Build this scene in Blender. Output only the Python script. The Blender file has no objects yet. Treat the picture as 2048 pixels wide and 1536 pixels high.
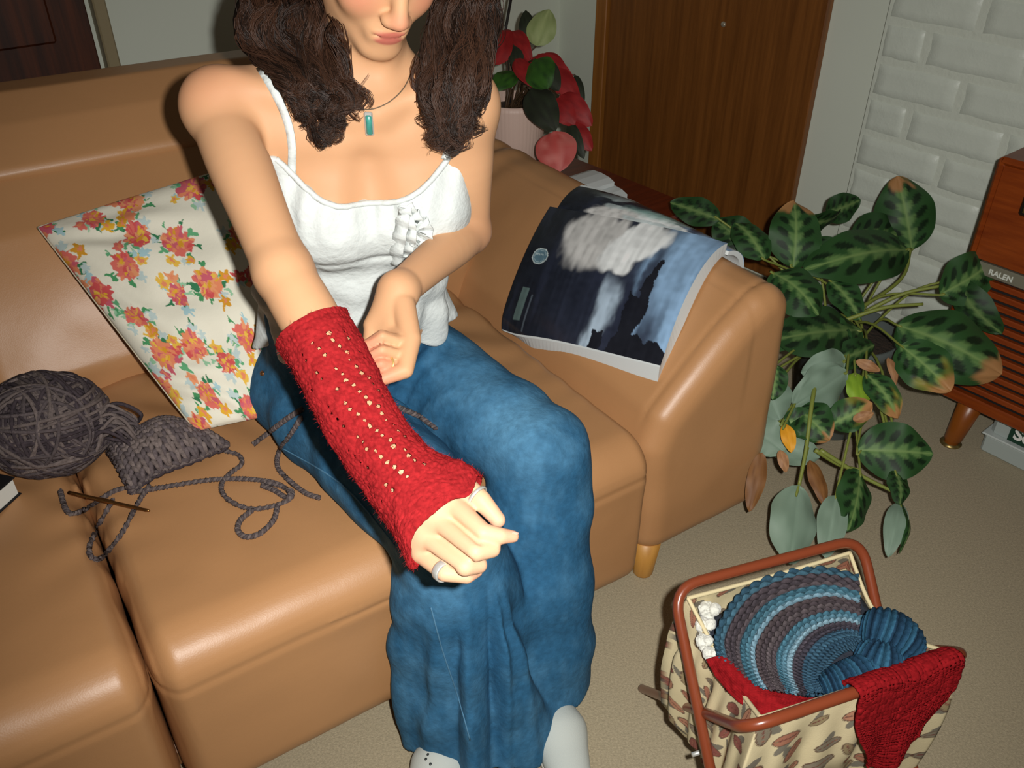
import bpy, bmesh, math, random
import numpy as np
from mathutils import Vector, Matrix

random.seed(7)
rng = np.random.default_rng(7)
scene = bpy.context.scene
COL = scene.collection

# ------------------------------------------------------------------ camera
F_PX = 1740.0                      # focal length in pixels of the 2048 px wide frame
CAM_H = 1.40
PITCH = math.radians(34.2)
cam_data = bpy.data.cameras.new('camera')
cam_data.sensor_fit = 'HORIZONTAL'
cam_data.sensor_width = 36.0
cam_data.lens = F_PX / 2048.0 * 36.0
cam_data.clip_start = 0.02
cam_data.clip_end = 50
cam = bpy.data.objects.new('camera', cam_data)
COL.objects.link(cam)
cam.location = (0, 0, CAM_H)
cam.rotation_euler = (math.radians(90) - PITCH, 0, 0)
scene.camera = cam

# ------------------------------------------------------------------ world, flash, exposure
world = bpy.data.worlds.new('room_ambient')
scene.world = world
world.use_nodes = True
world.node_tree.nodes['Background'].inputs[0].default_value = (1.0, 0.86, 0.68, 1)
world.node_tree.nodes['Background'].inputs[1].default_value = 0.045

# the compact camera's flash: a small hard source beside the lens, aimed like the camera
fl = bpy.data.lights.new('camera_flash', 'SPOT')
fl.energy = 108.0
fl.color = (1.0, 0.975, 0.93)
fl.shadow_soft_size = 0.011
fl.spot_size = math.radians(104)
fl.spot_blend = 0.9
flo = bpy.data.objects.new('camera_flash', fl)
COL.objects.link(flo)
flo.location = (0.052, 0.012, CAM_H + 0.020)
flo.rotation_euler = (math.radians(90) - PITCH + 0.03, 0, -0.06)

scene.view_settings.view_transform = 'Standard'
scene.view_settings.look = 'None'
scene.view_settings.exposure = 0.0
scene.view_settings.gamma = 1.0
scene.view_settings.use_curve_mapping = False

# ------------------------------------------------------------------ coordinates
C0 = np.array([0, 0, CAM_H])
FW = np.array([0, math.cos(PITCH), -math.sin(PITCH)])
UP = np.array([0, math.sin(PITCH), math.cos(PITCH)])
RT = np.array([1.0, 0, 0])
def A3(*p): return np.array(p, float)
def ray(px, py): return FW + RT * (px - 1024) / F_PX - UP * (py - 768) / F_PX
def D(px, py, d): return C0 + ray(px, py) * d                    # point seen at a pixel, d metres deep
def ZP(px, py, z):                                               # point seen at a pixel, at height z
    r = ray(px, py); return C0 + r * ((z - CAM_H) / r[2])
def proj(p):
    q = np.asarray(p) - C0; d = q @ FW
    return np.array([1024 + F_PX * (q @ RT) / d, 768 - F_PX * (q @ UP) / d, d])
AZS = math.radians(57.0)                                         # sofa axis
SU = np.array([math.sin(AZS), math.cos(AZS), 0]); SV = np.array([-math.cos(AZS), math.sin(AZS), 0])
def S(u, v, z): return SU * u + SV * v + A3(0, 0, z)             # sofa coordinates: along, towards the back, up
AZW = math.radians(-39.0)                                        # the wall with the wood panel and the bricks
WV = np.array([math.sin(AZW), math.cos(AZW), 0]); WN = np.array([WV[1], -WV[0], 0])
def W(n, v, z): return WN * n + WV * v + A3(0, 0, z)             # room coordinates: towards that wall, along it, up
def nrm(a):
    a = np.asarray(a, float); return a / (np.linalg.norm(a) + 1e-12)
def lerp(a, b, t): return a + (b - a) * t
def sstep(e0, e1, x):
    t = np.clip((x - e0) / (e1 - e0), 0, 1); return t * t * (3 - 2 * t)

def srgb(r, g, b):
    def c(v):
        v = v / 255.0
        return v / 12.92 if v <= 0.04045 else ((v + 0.055) / 1.055) ** 2.4
    return (c(r), c(g), c(b), 1.0)
def srgb_np(a):
    a = np.asarray(a, float) / 255.0
    return np.where(a <= 0.04045, a / 12.92, ((a + 0.055) / 1.055) ** 2.4)

# ------------------------------------------------------------------ objects
def tag(o, label=None, cat=None, group=None, kind=None):
    if label: o['label'] = label
    if cat: o['category'] = cat
    if group: o['group'] = group
    if kind: o['kind'] = kind
    return o
def link(o, parent=None):
    COL.objects.link(o)
    if parent is not None: o.parent = parent
    return o
def empty(name, loc=(0, 0, 0), parent=None):
    o = bpy.data.objects.new(name, None)
    o.empty_display_size = 0.05
    o.location = tuple(loc)
    return link(o, parent)
def mesh_obj(name, verts, faces, mat, parent=None, smooth=True, cols=None, uvs=None):
    """vertices in world space; a child of a placed Empty is shifted into its parent's frame"""
    verts = np.asarray(verts, float)
    if parent is not None:
        q = parent; off = np.zeros(3)
        while q is not None:
            off += np.array(q.location); q = q.parent
        verts = verts - off
    me = bpy.data.meshes.new(name)
    if isinstance(faces, np.ndarray): faces = [faces]
    elif isinstance(faces, tuple): faces = [np.asarray(q) for q in faces if len(q)]
    elif len(faces) and not isinstance(faces[0], np.ndarray): faces = [np.array(x) for x in _by_len(faces)]
    sizes = np.concatenate([np.full(len(q), q.shape[1], np.int64) for q in faces])
    me.vertices.add(len(verts)); me.vertices.foreach_set('co', verts.astype(np.float32).ravel())
    me.loops.add(int(sizes.sum())); me.loops.foreach_set('vertex_index', np.concatenate([q.ravel() for q in faces]).astype(np.int32))
    me.polygons.add(len(sizes)); me.polygons.foreach_set('loop_start', np.r_[0, np.cumsum(sizes)[:-1]].astype(np.int32))
    me.update(calc_edges=True); me.validate()
    if cols is not None:
        at = me.color_attributes.new('col', 'FLOAT_COLOR', 'POINT')
        c4 = np.ones((len(verts), 4), np.float32); c4[:, :3] = np.asarray(cols)[:, :3]
        at.data.foreach_set('color', c4.ravel())
    if uvs is not None:
        at = me.attributes.new('st', 'FLOAT_VECTOR', 'POINT')
        u3 = np.zeros((len(verts), 3), np.float32); u3[:, :np.asarray(uvs).shape[1]] = uvs
        at.data.foreach_set('vector', u3.ravel())
    me.polygons.foreach_set('use_smooth', np.full(len(me.polygons), bool(smooth))); me.update()
    if mat is not None: me.materials.append(mat)
    return link(bpy.data.objects.new(name, me), parent)

class MB:
    """collects shapes into one mesh"""
    def __init__(s): s.v = []; s.f = []; s.c = []; s.n = 0
    def add(s, v, f, col=None):
        v = np.asarray(v, float); s.v.append(v)
        if isinstance(f, tuple): fl = list(f)                      # (quad array, [ngons])
        elif isinstance(f, np.ndarray): fl = [f]
        else: fl = [np.array(x, np.int64) for x in _by_len(f)]
        for q in fl:
            if len(q): s.f.append(np.asarray(q, np.int64) + s.n)
        s.n += len(v)
        if col is None: col = (1, 1, 1)
        col = np.asarray(col, float)
        s.c.append(np.broadcast_to(col[:3], (len(v), 3)) if col.ndim == 1 else col[:, :3])
        return s
    def build(s, name, mat, parent=None, smooth=True, cols=False, **k):
        return mesh_obj(name, np.concatenate(s.v), s.f, mat, parent, smooth, np.concatenate(s.c) if cols else None, **k)
def _by_len(f):
    d = {}
    for q in f: d.setdefault(len(q), []).append(q)
    return list(d.values())

def frames(pts):
    pts = np.asarray(pts, float); n = len(pts)
    T = np.gradient(pts, axis=0); T /= np.linalg.norm(T, axis=1)[:, None] + 1e-12
    a = A3(0, 0, 1) if abs(T[0][2]) < 0.9 else A3(1, 0, 0)
    N = np.zeros((n, 3)); N[0] = nrm(np.cross(T[0], a))
    for i in range(1, n):
        q = N[i - 1] - T[i] * (N[i - 1] @ T[i]); N[i] = nrm(q)
    return T, N, np.cross(T, N)
def tube(pts, r, seg=8, caps=True, quick=None):
    pts = np.asarray(pts, float); n = len(pts)
    r = np.broadcast_to(np.asarray(r, float), (n,))
    if quick is None: T, N, B = frames(pts)
    else:
        T = np.gradient(pts, axis=0); N = np.cross(T, quick); N /= np.linalg.norm(N, axis=1)[:, None] + 1e-12
        B = np.cross(T, N); B /= np.linalg.norm(B, axis=1)[:, None] + 1e-12
    a = np.arange(seg) * 2 * math.pi / seg
    v = pts[:, None, :] + (N[:, None, :] * np.cos(a)[None, :, None] + B[:, None, :] * np.sin(a)[None, :, None]) * r[:, None, None]
    v = v.reshape(-1, 3)
    i, j = np.meshgrid(np.arange(n - 1), np.arange(seg), indexing='ij'); k = (j + 1) % seg
    f = np.stack([i * seg + j, i * seg + k, (i + 1) * seg + k, (i + 1) * seg + j], -1).reshape(-1, 4)
    if caps: return v, (f, np.array([np.arange(seg)[::-1], (n - 1) * seg + np.arange(seg)]))
    return v, f
def spline(P, n=40, closed=False):
    """Catmull-Rom through the points"""
    P = np.asarray(P, float)
    if closed: Q = np.vstack([P[-1], P, P[0], P[1]])
    else: Q = np.vstack([2 * P[0] - P[1], P, 2 * P[-1] - P[-2]])
    m = len(Q) - 3
    t = np.linspace(0, m, n, endpoint=not closed); i = np.minimum(t.astype(int), m - 1); s = (t - i)[:, None]
    a, b, c, d = Q[i], Q[i + 1], Q[i + 2], Q[i + 3]
    return 0.5 * (2 * b + (c - a) * s + (2 * a - 5 * b + 4 * c - d) * s ** 2 + (3 * b - a - 3 * c + d) * s ** 3)
def box_vf(c, ax, ay, az, sx, sy, sz, bev=0.0):
    """box of full sizes with chamfered edges, axes given"""
    c = np.asarray(c, float); A = np.array([ax, ay, az]); h = np.array([sx, sy, sz]) / 2
    b = min(bev, min(h) * 0.98)
    if b <= 0:
        v = np.array([[x, y, z] for x in (-1, 1) for y in (-1, 1) for z in (-1, 1)]) * h
        f = [(0, 1, 3, 2), (4, 6, 7, 5), (0, 4, 5, 1), (2, 3, 7, 6), (0, 2, 6, 4), (1, 5, 7, 3)]
        return c + v @ A, f
    v = []; idx = {}
    for sxx in (-1, 1):
        for syy in (-1, 1):
            for szz in (-1, 1):
                s = np.array([sxx, syy, szz])
                for k in range(3):
                    q = h - b; q = q.copy(); q[k] = h[k]
                    idx[(sxx, syy, szz, k)] = len(v); v.append(s * q)
    f = []
    for k in range(3):
        i, j = (k + 1) % 3, (k + 2) % 3
        for s in (-1, 1):
            q = []
            for a_, b_ in ((-1, -1), (1, -1), (1, 1), (-1, 1)):
                t = [0, 0, 0]; t[k] = s; t[i] = a_; t[j] = b_; q.append(idx[(t[0], t[1], t[2], k)])
            f.append(q if s > 0 else q[::-1])
        for a_ in (-1, 1):
            for b_ in (-1, 1):       # edges along axis k, between faces i and j
                t0 = [0, 0, 0]; t0[k] = -1; t0[i] = a_; t0[j] = b_
                t1 = list(t0); t1[k] = 1
                q = [idx[(*t0, i)], idx[(*t1, i)], idx[(*t1, j)], idx[(*t0, j)]]
                f.append(q)
    for sxx in (-1, 1):
        for syy in (-1, 1):
            for szz in (-1, 1):
                f.append([idx[(sxx, syy, szz, k)] for k in range(3)])
    # orient outwards
    v = np.array(v); g = []
    for q in f:
        p = v[list(q)]; nn = np.cross(p[1] - p[0], p[2] - p[0])
        g.append(tuple(q) if nn @ p.mean(0) > 0 else tuple(q[::-1]))
    return c + v @ A, g
def lathe(profile, c, seg=40, ax=None):
    prof = np.asarray(profile, float); n = len(prof)
    a = np.arange(seg) * 2 * math.pi / seg
    v = np.stack([np.outer(prof[:, 0], np.cos(a)), np.outer(prof[:, 0], np.sin(a)), np.repeat(prof[:, 1][:, None], seg, 1)], -1).reshape(-1, 3) + np.asarray(c)
    f = []
    for i in range(n - 1):
        for j in range(seg):
            k = (j + 1) % seg; f.append((i * seg + j, i * seg + k, (i + 1) * seg + k, (i + 1) * seg + j))
    return v, f
def grid_faces(nu, nv, wrap_u=False, keep=None):
    i, j = np.meshgrid(np.arange(nu if wrap_u else nu - 1), np.arange(nv - 1), indexing='ij')
    i2 = (i + 1) % nu
    f = np.stack([i * nv + j, i2 * nv + j, i2 * nv + j + 1, i * nv + j + 1], -1)
    if keep is not None: return f[keep]
    return f.reshape(-1, 4)

# ------------------------------------------------------------------ noise (for folds and irregular shapes)
def vnoise(P, seed=0):
    """smooth value noise, P (...,3)"""
    P = np.asarray(P, float); I = np.floor(P).astype(np.int64); Fr = P - I; Fr = Fr * Fr * (3 - 2 * Fr)
    def hsh(ix, iy, iz):
        n = (ix * 374761393 + iy * 668265263 + iz * 1274126177 + seed * 974711) & 0xffffffff
        n = ((n ^ (n >> 13)) * 1103515245 + 12345) & 0xffffffff
        n = (n ^ (n >> 16)) & 0xffff
        return n / 65535.0
    r = 0
    for dx in (0, 1):
        for dy in (0, 1):
            for dz in (0, 1):
                w = (Fr[..., 0] if dx else 1 - Fr[..., 0]) * (Fr[..., 1] if dy else 1 - Fr[..., 1]) * (Fr[..., 2] if dz else 1 - Fr[..., 2])
                r = r + w * hsh(I[..., 0] + dx, I[..., 1] + dy, I[..., 2] + dz)
    return r * 2 - 1

# ------------------------------------------------------------------ implicit surfaces -> one continuous mesh
class Field:
    def __init__(s, lo, hi, h):
        s.lo = np.asarray(lo, float); s.h = h
        s.n = np.ceil((np.asarray(hi) - s.lo) / h).astype(int) + 1
        s.f = np.full(s.n, 0.3, np.float32)
        s.x = [s.lo[k] + np.arange(s.n[k]) * h for k in range(3)]
    def sl(s, lo, hi):
        a = np.clip(np.floor((np.asarray(lo) - s.lo) / s.h).astype(int), 0, s.n)
        b = np.clip(np.ceil((np.asarray(hi) - s.lo) / s.h).astype(int) + 1, 0, s.n)
        return tuple(slice(i, j) for i, j in zip(a, b))
    def pts(s, sl):
        X, Y, Z = np.meshgrid(s.x[0][sl[0]], s.x[1][sl[1]], s.x[2][sl[2]], indexing='ij')
        return np.stack([X, Y, Z], -1)
    def op(s, lo, hi, fn, k=0.0, mode='add'):
        sl = s.sl(lo, hi)
        if any(q.stop <= q.start for q in sl): return
        d = fn(s.pts(sl)); a = s.f[sl]
        if mode == 'add':
            if k > 0:
                hh = np.maximum(k - np.abs(a - d), 0) / k; r = np.minimum(a, d) - hh * hh * k * 0.25
            else: r = np.minimum(a, d)
        elif mode == 'sub':
            d = -d
            if k > 0:
                hh = np.maximum(k - np.abs(a - d), 0) / k; r = np.maximum(a, d) + hh * hh * k * 0.25
            else: r = np.maximum(a, d)
        elif mode == 'int':
            r = np.maximum(a, d)
        elif mode == 'disp': r = a + d
        s.f[sl] = r
    def cone(s, a, b, ra, rb, k=0.02, w=None, sw=1.0, mode='add'):
        """tapered capsule; sw < 1 flattens... q along w is divided by sw (sw>1 widens along w)"""
        a = np.asarray(a, float); b = np.asarray(b, float); m = max(ra, rb) * max(1, sw) + k + 3 * s.h
        ba = b - a; L2 = ba @ ba + 1e-12
        if w is not None: w = nrm(np.asarray(w, float) - nrm(ba) * (np.asarray(w, float) @ nrm(ba)))
        def fn(P):
            q = P - a; t = np.clip((q @ ba) / L2, 0, 1); q = q - t[..., None] * ba
            if w is not None: q = q + (q @ w)[..., None] * w * (1 / sw - 1)
            return np.sqrt((q * q).sum(-1)) - (ra + (rb - ra) * t)
        s.op(np.minimum(a, b) - m, np.maximum(a, b) + m, fn, k, mode)
    def chain(s, pts, rad, k=0.01, w=None, sw=None, mode='add'):
        pts = np.array(pts, float); rad = np.array(rad, float); m = rad.max() + k + 3 * s.h
        def fn(P):
            best = None
            for i in range(len(pts) - 1):
                a = pts[i]; ba = pts[i + 1] - a; q = P - a
                t = np.clip((q @ ba) / (ba @ ba + 1e-12), 0, 1); q = q - t[..., None] * ba
                d = np.sqrt((q * q).sum(-1)) - (rad[i] + (rad[i + 1] - rad[i]) * t)
                best = d if best is None else np.minimum(best, d)
            return best
        s.op(pts.min(0) - m, pts.max(0) + m, fn, k, mode)
    def ell(s, c, R3, ax=None, k=0.02, mode='add'):
        c = np.asarray(c, float); R3 = np.asarray(R3, float); A = np.eye(3) if ax is None else np.array(ax)
        m = R3.max() + k + 3 * s.h
        def fn(P):
            q = (P - c) @ A.T; k0 = np.sqrt(((q / R3) ** 2).sum(-1)); k1 = np.sqrt(((q / R3 ** 2) ** 2).sum(-1)) + 1e-9
            return k0 * (k0 - 1) / k1
        s.op(c - m, c + m, fn, k, mode)
    def rbox(s, c, half, r, ax=None, k=0.0, mode='add', warp=None):
        c = np.asarray(c, float); half = np.asarray(half, float); A = np.eye(3) if ax is None else np.array(ax)
        m = np.linalg.norm(half) + k + 3 * s.h + 0.05
        def fn(P):
            q = (P - c) @ A.T
            if warp is not None: q = warp(q)
            q = np.abs(q) - (half - r)
            return np.sqrt((np.maximum(q, 0) ** 2).sum(-1)) + np.minimum(q.max(-1), 0) - r
        s.op(c - m, c + m, fn, k, mode)
    def disp(s, fn):
        """displace near the surface only"""
        idx = np.nonzero(np.abs(s.f) < max(4 * s.h, 0.045))
        P = np.stack([s.x[k][idx[k]] for k in range(3)], -1)
        s.f[idx] += fn(P).astype(np.float32)
    def mesh(s):
        f = s.f; n = s.n
        ins = f < 0
        acc = np.zeros(n - 1, np.int8)
        for dx in (0, 1):
            for dy in (0, 1):
                for dz in (0, 1):
                    acc += ins[dx:n[0] - 1 + dx, dy:n[1] - 1 + dy, dz:n[2] - 1 + dz]
        act = (acc > 0) & (acc < 8)
        ci = np.nonzero(act); m = len(ci[0])
        vid = np.full(n - 1, -1, np.int64); vid[ci] = np.arange(m)
        base = np.stack(ci, -1)
        cs = np.array([[dx, dy, dz] for dx in (0, 1) for dy in (0, 1) for dz in (0, 1)])
        val = np.stack([f[ci[0] + c[0], ci[1] + c[1], ci[2] + c[2]] for c in cs], -1).astype(np.float64)
        sm = np.zeros((m, 3)); cnt = np.zeros(m)
        for i in range(8):
            for j in range(i + 1, 8):
                if np.abs(cs[i] - cs[j]).sum() != 1: continue
                a, b = val[:, i], val[:, j]; cr = (a < 0) != (b < 0)
                t = np.where(cr, a / np.where(cr, a - b, 1), 0)
                p = cs[i] + t[:, None] * (cs[j] - cs[i])
                sm += p * cr[:, None]; cnt += cr
        V = s.lo + (base + sm / cnt[:, None]) * s.h
        Fs = []
        for ax in range(3):
            o = [slice(None)] * 3; o2 = [slice(None)] * 3
            o[ax] = slice(0, n[ax] - 1); o2[ax] = slice(1, n[ax])
            A = ins[tuple(o)]; B = ins[tuple(o2)]
            e = np.stack(np.nonzero(A != B), -1)
            b, c = (ax + 1) % 3, (ax + 2) % 3
            ok = (e[:, b] > 0) & (e[:, c] > 0) & (e[:, b] < n[b] - 1) & (e[:, c] < n[c] - 1)
            e = e[ok]; pos = A[e[:, 0], e[:, 1], e[:, 2]]
            def g(db, dc):
                q = e.copy(); q[:, b] -= db; q[:, c] -= dc; return vid[q[:, 0], q[:, 1], q[:, 2]]
            q = np.stack([g(1, 1), g(0, 1), g(0, 0), g(1, 0)], -1)
            q[~pos] = q[~pos][:, ::-1]
            Fs.append(q)
        return V, np.concatenate(Fs)

# ------------------------------------------------------------------ materials
MATS = {}
def mat(name, col=(0.8, 0.8, 0.8, 1), rough=0.6, metal=0.0, spec=0.5, attr=False, bump=None, var=None, sss=0.0, sheen=0.0, coat=0.0, objspace=True):
    """procedural principled material. bump: list of (kind, scale, strength, distance); var: (scale, amount, detail) brightness variation"""
    m = bpy.data.materials.new(name); m.use_nodes = True
    nt = m.node_tree; N = nt.nodes; L = nt.links
    b = N['Principled BSDF']
    b.inputs['Roughness'].default_value = rough; b.inputs['Metallic'].default_value = metal
    b.inputs['Specular IOR Level'].default_value = spec
    if sheen: b.inputs['Sheen Weight'].default_value = sheen; b.inputs['Sheen Roughness'].default_value = 0.4
    if coat: b.inputs['Coat Weight'].default_value = coat; b.inputs['Coat Roughness'].default_value = 0.15
    if sss:
        b.inputs['Subsurface Weight'].default_value = sss
        b.inputs['Subsurface Radius'].default_value = (0.012, 0.005, 0.003); b.inputs['Subsurface Scale'].default_value = 1.0
    tc = N.new('ShaderNodeTexCoord')
    src = None
    if attr:
        a = N.new('ShaderNodeAttribute'); a.attribute_name = 'col'; src = a.outputs['Color']
    else:
        r = N.new('ShaderNodeRGB'); r.outputs[0].default_value = col; src = r.outputs[0]
    if var:
        nz = N.new('ShaderNodeTexNoise'); nz.inputs['Scale'].default_value = var[0]; nz.inputs['Detail'].default_value = var[2] if len(var) > 2 else 4
        L.new(tc.outputs['Object'], nz.inputs['Vector'])
        mr = N.new('ShaderNodeMapRange'); mr.inputs[1].default_value = 0.25; mr.inputs[2].default_value = 0.75
        mr.inputs[3].default_value = 1 - var[1]; mr.inputs[4].default_value = 1 + var[1]
        L.new(nz.outputs['Fac'], mr.inputs[0])
        mx = N.new('ShaderNodeVectorMath'); mx.operation = 'MULTIPLY'
        L.new(src, mx.inputs[0]); L.new(mr.outputs[0], mx.inputs[1]); src = mx.outputs[0]
    L.new(src, b.inputs['Base Color'])
    prev = None
    for (kind, sc, st, dist) in (bump or []):
        if kind == 'voronoi':
            t = N.new('ShaderNodeTexVoronoi'); t.inputs['Scale'].default_value = sc; out = t.outputs['Distance']
        elif kind == 'wave':
            t = N.new('ShaderNodeTexWave'); t.inputs['Scale'].default_value = sc; t.inputs['Distortion'].default_value = 1.5; out = t.outputs['Fac']
        else:
            t = N.new('ShaderNodeTexNoise'); t.inputs['Scale'].default_value = sc; t.inputs['Detail'].default_value = 3; out = t.outputs['Fac']
        L.new(tc.outputs['Object'], t.inputs['Vector'])
        bp = N.new('ShaderNodeBump'); bp.inputs['Strength'].default_value = st; bp.inputs['Distance'].default_value = dist
        L.new(out, bp.inputs['Height'])
        if prev is not None: L.new(prev.outputs['Normal'], bp.inputs['Normal'])
        prev = bp
    if prev is not None: L.new(prev.outputs['Normal'], b.inputs['Normal'])
    MATS[name] = m
    return m
def wood(name, c1, c2, scale, axis_rot, rough=0.4, stretch=14):
    m = bpy.data.materials.new(name); m.use_nodes = True
    nt = m.node_tree; N = nt.nodes; L = nt.links; b = N['Principled BSDF']; b.inputs['Roughness'].default_value = rough
    tc = N.new('ShaderNodeTexCoord'); mp = N.new('ShaderNodeMapping'); mp.vector_type = 'TEXTURE'
    mp.inputs['Rotation'].default_value = axis_rot[0]; mp.inputs['Scale'].default_value = axis_rot[1]
    nz = N.new('ShaderNodeTexNoise'); nz.inputs['Scale'].default_value = scale; nz.inputs['Detail'].default_value = 5; nz.inputs['Roughness'].default_value = 0.6
    cr = N.new('ShaderNodeValToRGB'); cr.color_ramp.elements[0].position = 0.32; cr.color_ramp.elements[1].position = 0.7
    cr.color_ramp.elements[0].color = c1; cr.color_ramp.elements[1].color = c2
    L.new(tc.outputs['Object'], mp.inputs['Vector']); L.new(mp.outputs[0], nz.inputs['Vector']); L.new(nz.outputs['Fac'], cr.inputs[0]); L.new(cr.outputs[0], b.inputs['Base Color'])
    bp = N.new('ShaderNodeBump'); bp.inputs['Strength'].default_value = 0.15; bp.inputs['Distance'].default_value = 0.002
    L.new(nz.outputs['Fac'], bp.inputs['Height']); L.new(bp.outputs[0], b.inputs['Normal'])
    return m
# ================================================================== room shell
def quad_slab(name, pts, thick_dir, t, m, parent=None, **k):
    p = np.array(pts); q = p + np.asarray(thick_dir) * t
    v = np.vstack([p, q]); n = len(p)
    f = [tuple(range(n)), tuple(range(2 * n - 1, n - 1, -1))] + [(i, i + n, (i + 1) % n + n, (i + 1) % n) for i in range(n)]
    o = mesh_obj(name, v, f, m, parent, smooth=False)
    bm = bmesh.new(); bm.from_mesh(o.data); bmesh.ops.recalc_face_normals(bm, faces=bm.faces); bm.to_mesh(o.data); bm.free()
    return o

M_carpet = mat('beige_carpet', srgb(168, 156, 130), rough=0.95, spec=0.1, var=(260, 0.22, 6), bump=[('noise', 420, 0.6, 0.0018), ('noise', 120, 0.3, 0.0015)], sheen=0.2)
M_plaster = mat('white_plaster_paint', srgb(216, 222, 208), rough=0.7, spec=0.25, bump=[('noise', 160, 0.12, 0.001)], var=(3, 0.02))
M_brick = mat('white_painted_brick', srgb(210, 217, 205), rough=0.42, spec=0.4, bump=[('noise', 40, 0.35, 0.004), ('noise', 170, 0.25, 0.0015)], var=(9, 0.03))
M_mortar = mat('white_painted_mortar', srgb(208, 214, 201), rough=0.6, spec=0.3, bump=[('noise', 60, 0.5, 0.004)])
M_trim = mat('beige_trim_paint', srgb(150, 136, 104), rough=0.5)
M_panel = wood('brown_wood_door', srgb(106, 62, 23), srgb(140, 86, 36), 3.0, ((0, 0, 0), (0.07, 0.07, 1.4)), rough=0.42)
M_jamb = wood('light_wood_jamb', srgb(142, 88, 34), srgb(168, 108, 44), 3.0, ((0, 0, 0), (0.07, 0.07, 1.4)), rough=0.42)
M_darkwood = wood('dark_wood_door', srgb(46, 20, 7), srgb(92, 42, 14), 3.0, ((0, 0, 0), (0.08, 0.08, 1.2)), rough=0.5)

N_WALL, N_BRICK, V_BACK = 2.40, 2.335, 2.67
nm = 'floor'
tag(quad_slab('floor', [W(-4, -2.5, 0), W(3.0, -2.5, 0), W(3.0, 3.2, 0), W(-4, 3.2, 0)], (0, 0, -1), 0.1, M_carpet), kind='structure')
tag(quad_slab('wall_right', [W(N_WALL, -2.5, 0), W(N_WALL, V_BACK, 0), W(N_WALL, V_BACK, 2.5), W(N_WALL, -2.5, 2.5)], WN, 0.1, M_plaster), kind='structure')
tag(quad_slab('wall_back', [W(-4, V_BACK, 0), W(N_WALL + .1, V_BACK, 0), W(N_WALL + .1, V_BACK, 2.5), W(-4, V_BACK, 2.5)], WV, 0.1, M_plaster), kind='structure')

# wooden door on the right wall: leaf, lighter hinge-side jamb, small round screw cap
d1 = empty('door_1', W(N_WALL, 1.96, 0)); tag(d1, 'flat brown wooden door with vertical grain behind the potted plant', None, kind='structure')
mesh_obj('leaf', *box_vf(W(N_WALL - 0.014, 1.935, 1.02), WN, WV, A3(0, 0, 1), 0.028, 0.875, 2.0, 0.003), M_panel, d1, smooth=False)
mesh_obj('jamb', *box_vf(W(N_WALL - 0.02, 2.405, 1.02), WN, WV, A3(0, 0, 1), 0.04, 0.055, 2.04, 0.003), M_jamb, d1, smooth=False)
p = None
v_, f_ = lathe([(0.0, 0.006), (0.006, 0.006), (0.009, 0.003), (0.009, 0)], (0, 0, 0), 16)
Rm = np.array([WV, [0, 0, 1], -WN])
mesh_obj('screw_cap', v_ @ Rm + W(N_WALL - 0.028, 1.858, 0.790), f_, mat('cap_metal', srgb(200, 190, 170), 0.3, 0.6), d1)

# dark panelled door in the back wall, with frame
d2 = empty('door_2', W(0.2, V_BACK, 0)); tag(d2, 'dark brown wooden door at the left end of the back wall', None, kind='structure')
mesh_obj('leaf', *box_vf(W(0.255, V_BACK - 0.012, 1.0), WN, WV, A3(0, 0, 1), 0.85, 0.024, 2.0, 0.003), M_darkwood, d2, smooth=False)
for (n0, z0, sn, sz) in ((0.46, 1.35, 0.25, 1.0), (0.06, 1.35, 0.25, 1.0), (0.46, 0.42, 0.25, 0.6), (0.06, 0.42, 0.25, 0.6)):
    mesh_obj('panel', *box_vf(W(n0, V_BACK - 0.026, z0), WN, WV, A3(0, 0, 1), sn, 0.014, sz, 0.006), M_darkwood, d2, smooth=False)
t1 = mesh_obj('trim_1', *box_vf(W(0.712, V_BACK - 0.02, 1.05), WN, WV, A3(0, 0, 1), 0.034, 0.045, 2.1, 0.004), M_trim, None, smooth=False)
tag(t1, 'beige upright of the dark door frame', None, kind='structure')

# white painted brick: backing (mortar) and every brick its own piece
bw = quad_slab('wall_brick', [W(N_BRICK, -1.2, 0), W(N_BRICK, 1.292, 0), W(N_BRICK, 1.292, 2.5), W(N_BRICK, -1.2, 2.5)], WN, N_WALL - N_BRICK - 0.002, M_mortar)
tag(bw, 'white painted brick wall behind the wooden radio', None, kind='structure')
def brick_mesh(L, H, seed):
    nu, nv = 9, 5
    us = np.linspace(-L / 2, L / 2, nu); zs = np.linspace(-H / 2, H / 2, nv)
    rows = []; e = 0.009
    U, Zz = np.meshgrid(us, zs, indexing='ij')
    edge = np.minimum(np.minimum(U + L / 2, L / 2 - U), np.minimum(Zz + H / 2, H / 2 - Zz))
    dep = 0.005 + 0.0022 * vnoise(np.stack([U * 22, Zz * 22, U * 0 + seed], -1), 3)
    Uo = U + 0.003 * vnoise(np.stack([U * 30, Zz * 30, U * 0 + seed + .5], -1), 5)
    Zo = Zz + 0.003 * vnoise(np.stack([U * 30, Zz * 30, U * 0 + seed + 9.5], -1), 6)
    front = np.stack([Uo * (1 - 2 * e / L), Zo * (1 - 2 * e / H), dep], -1).reshape(-1, 3)
    back = np.stack([Uo, Zo, U * 0 - 0.004], -1).reshape(-1, 3)
    v = np.vstack([front, back]); n = nu * nv
    f = [tuple(q) for q in grid_faces(nu, nv)]
    ring = [i * nv for i in range(nu)] + [(nu - 1) * nv + j for j in range(1, nv)] + [i * nv + nv - 1 for i in range(nu - 2, -1, -1)] + [j for j in range(nv - 2, 0, -1)]
    for a, b in zip(ring, ring[1:] + ring[:1]): f.append((b, a, a + n, b + n))
    return v, f
bm_cache = {}
Rb = np.array([-WV, [0, 0, 1], -WN])
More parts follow.
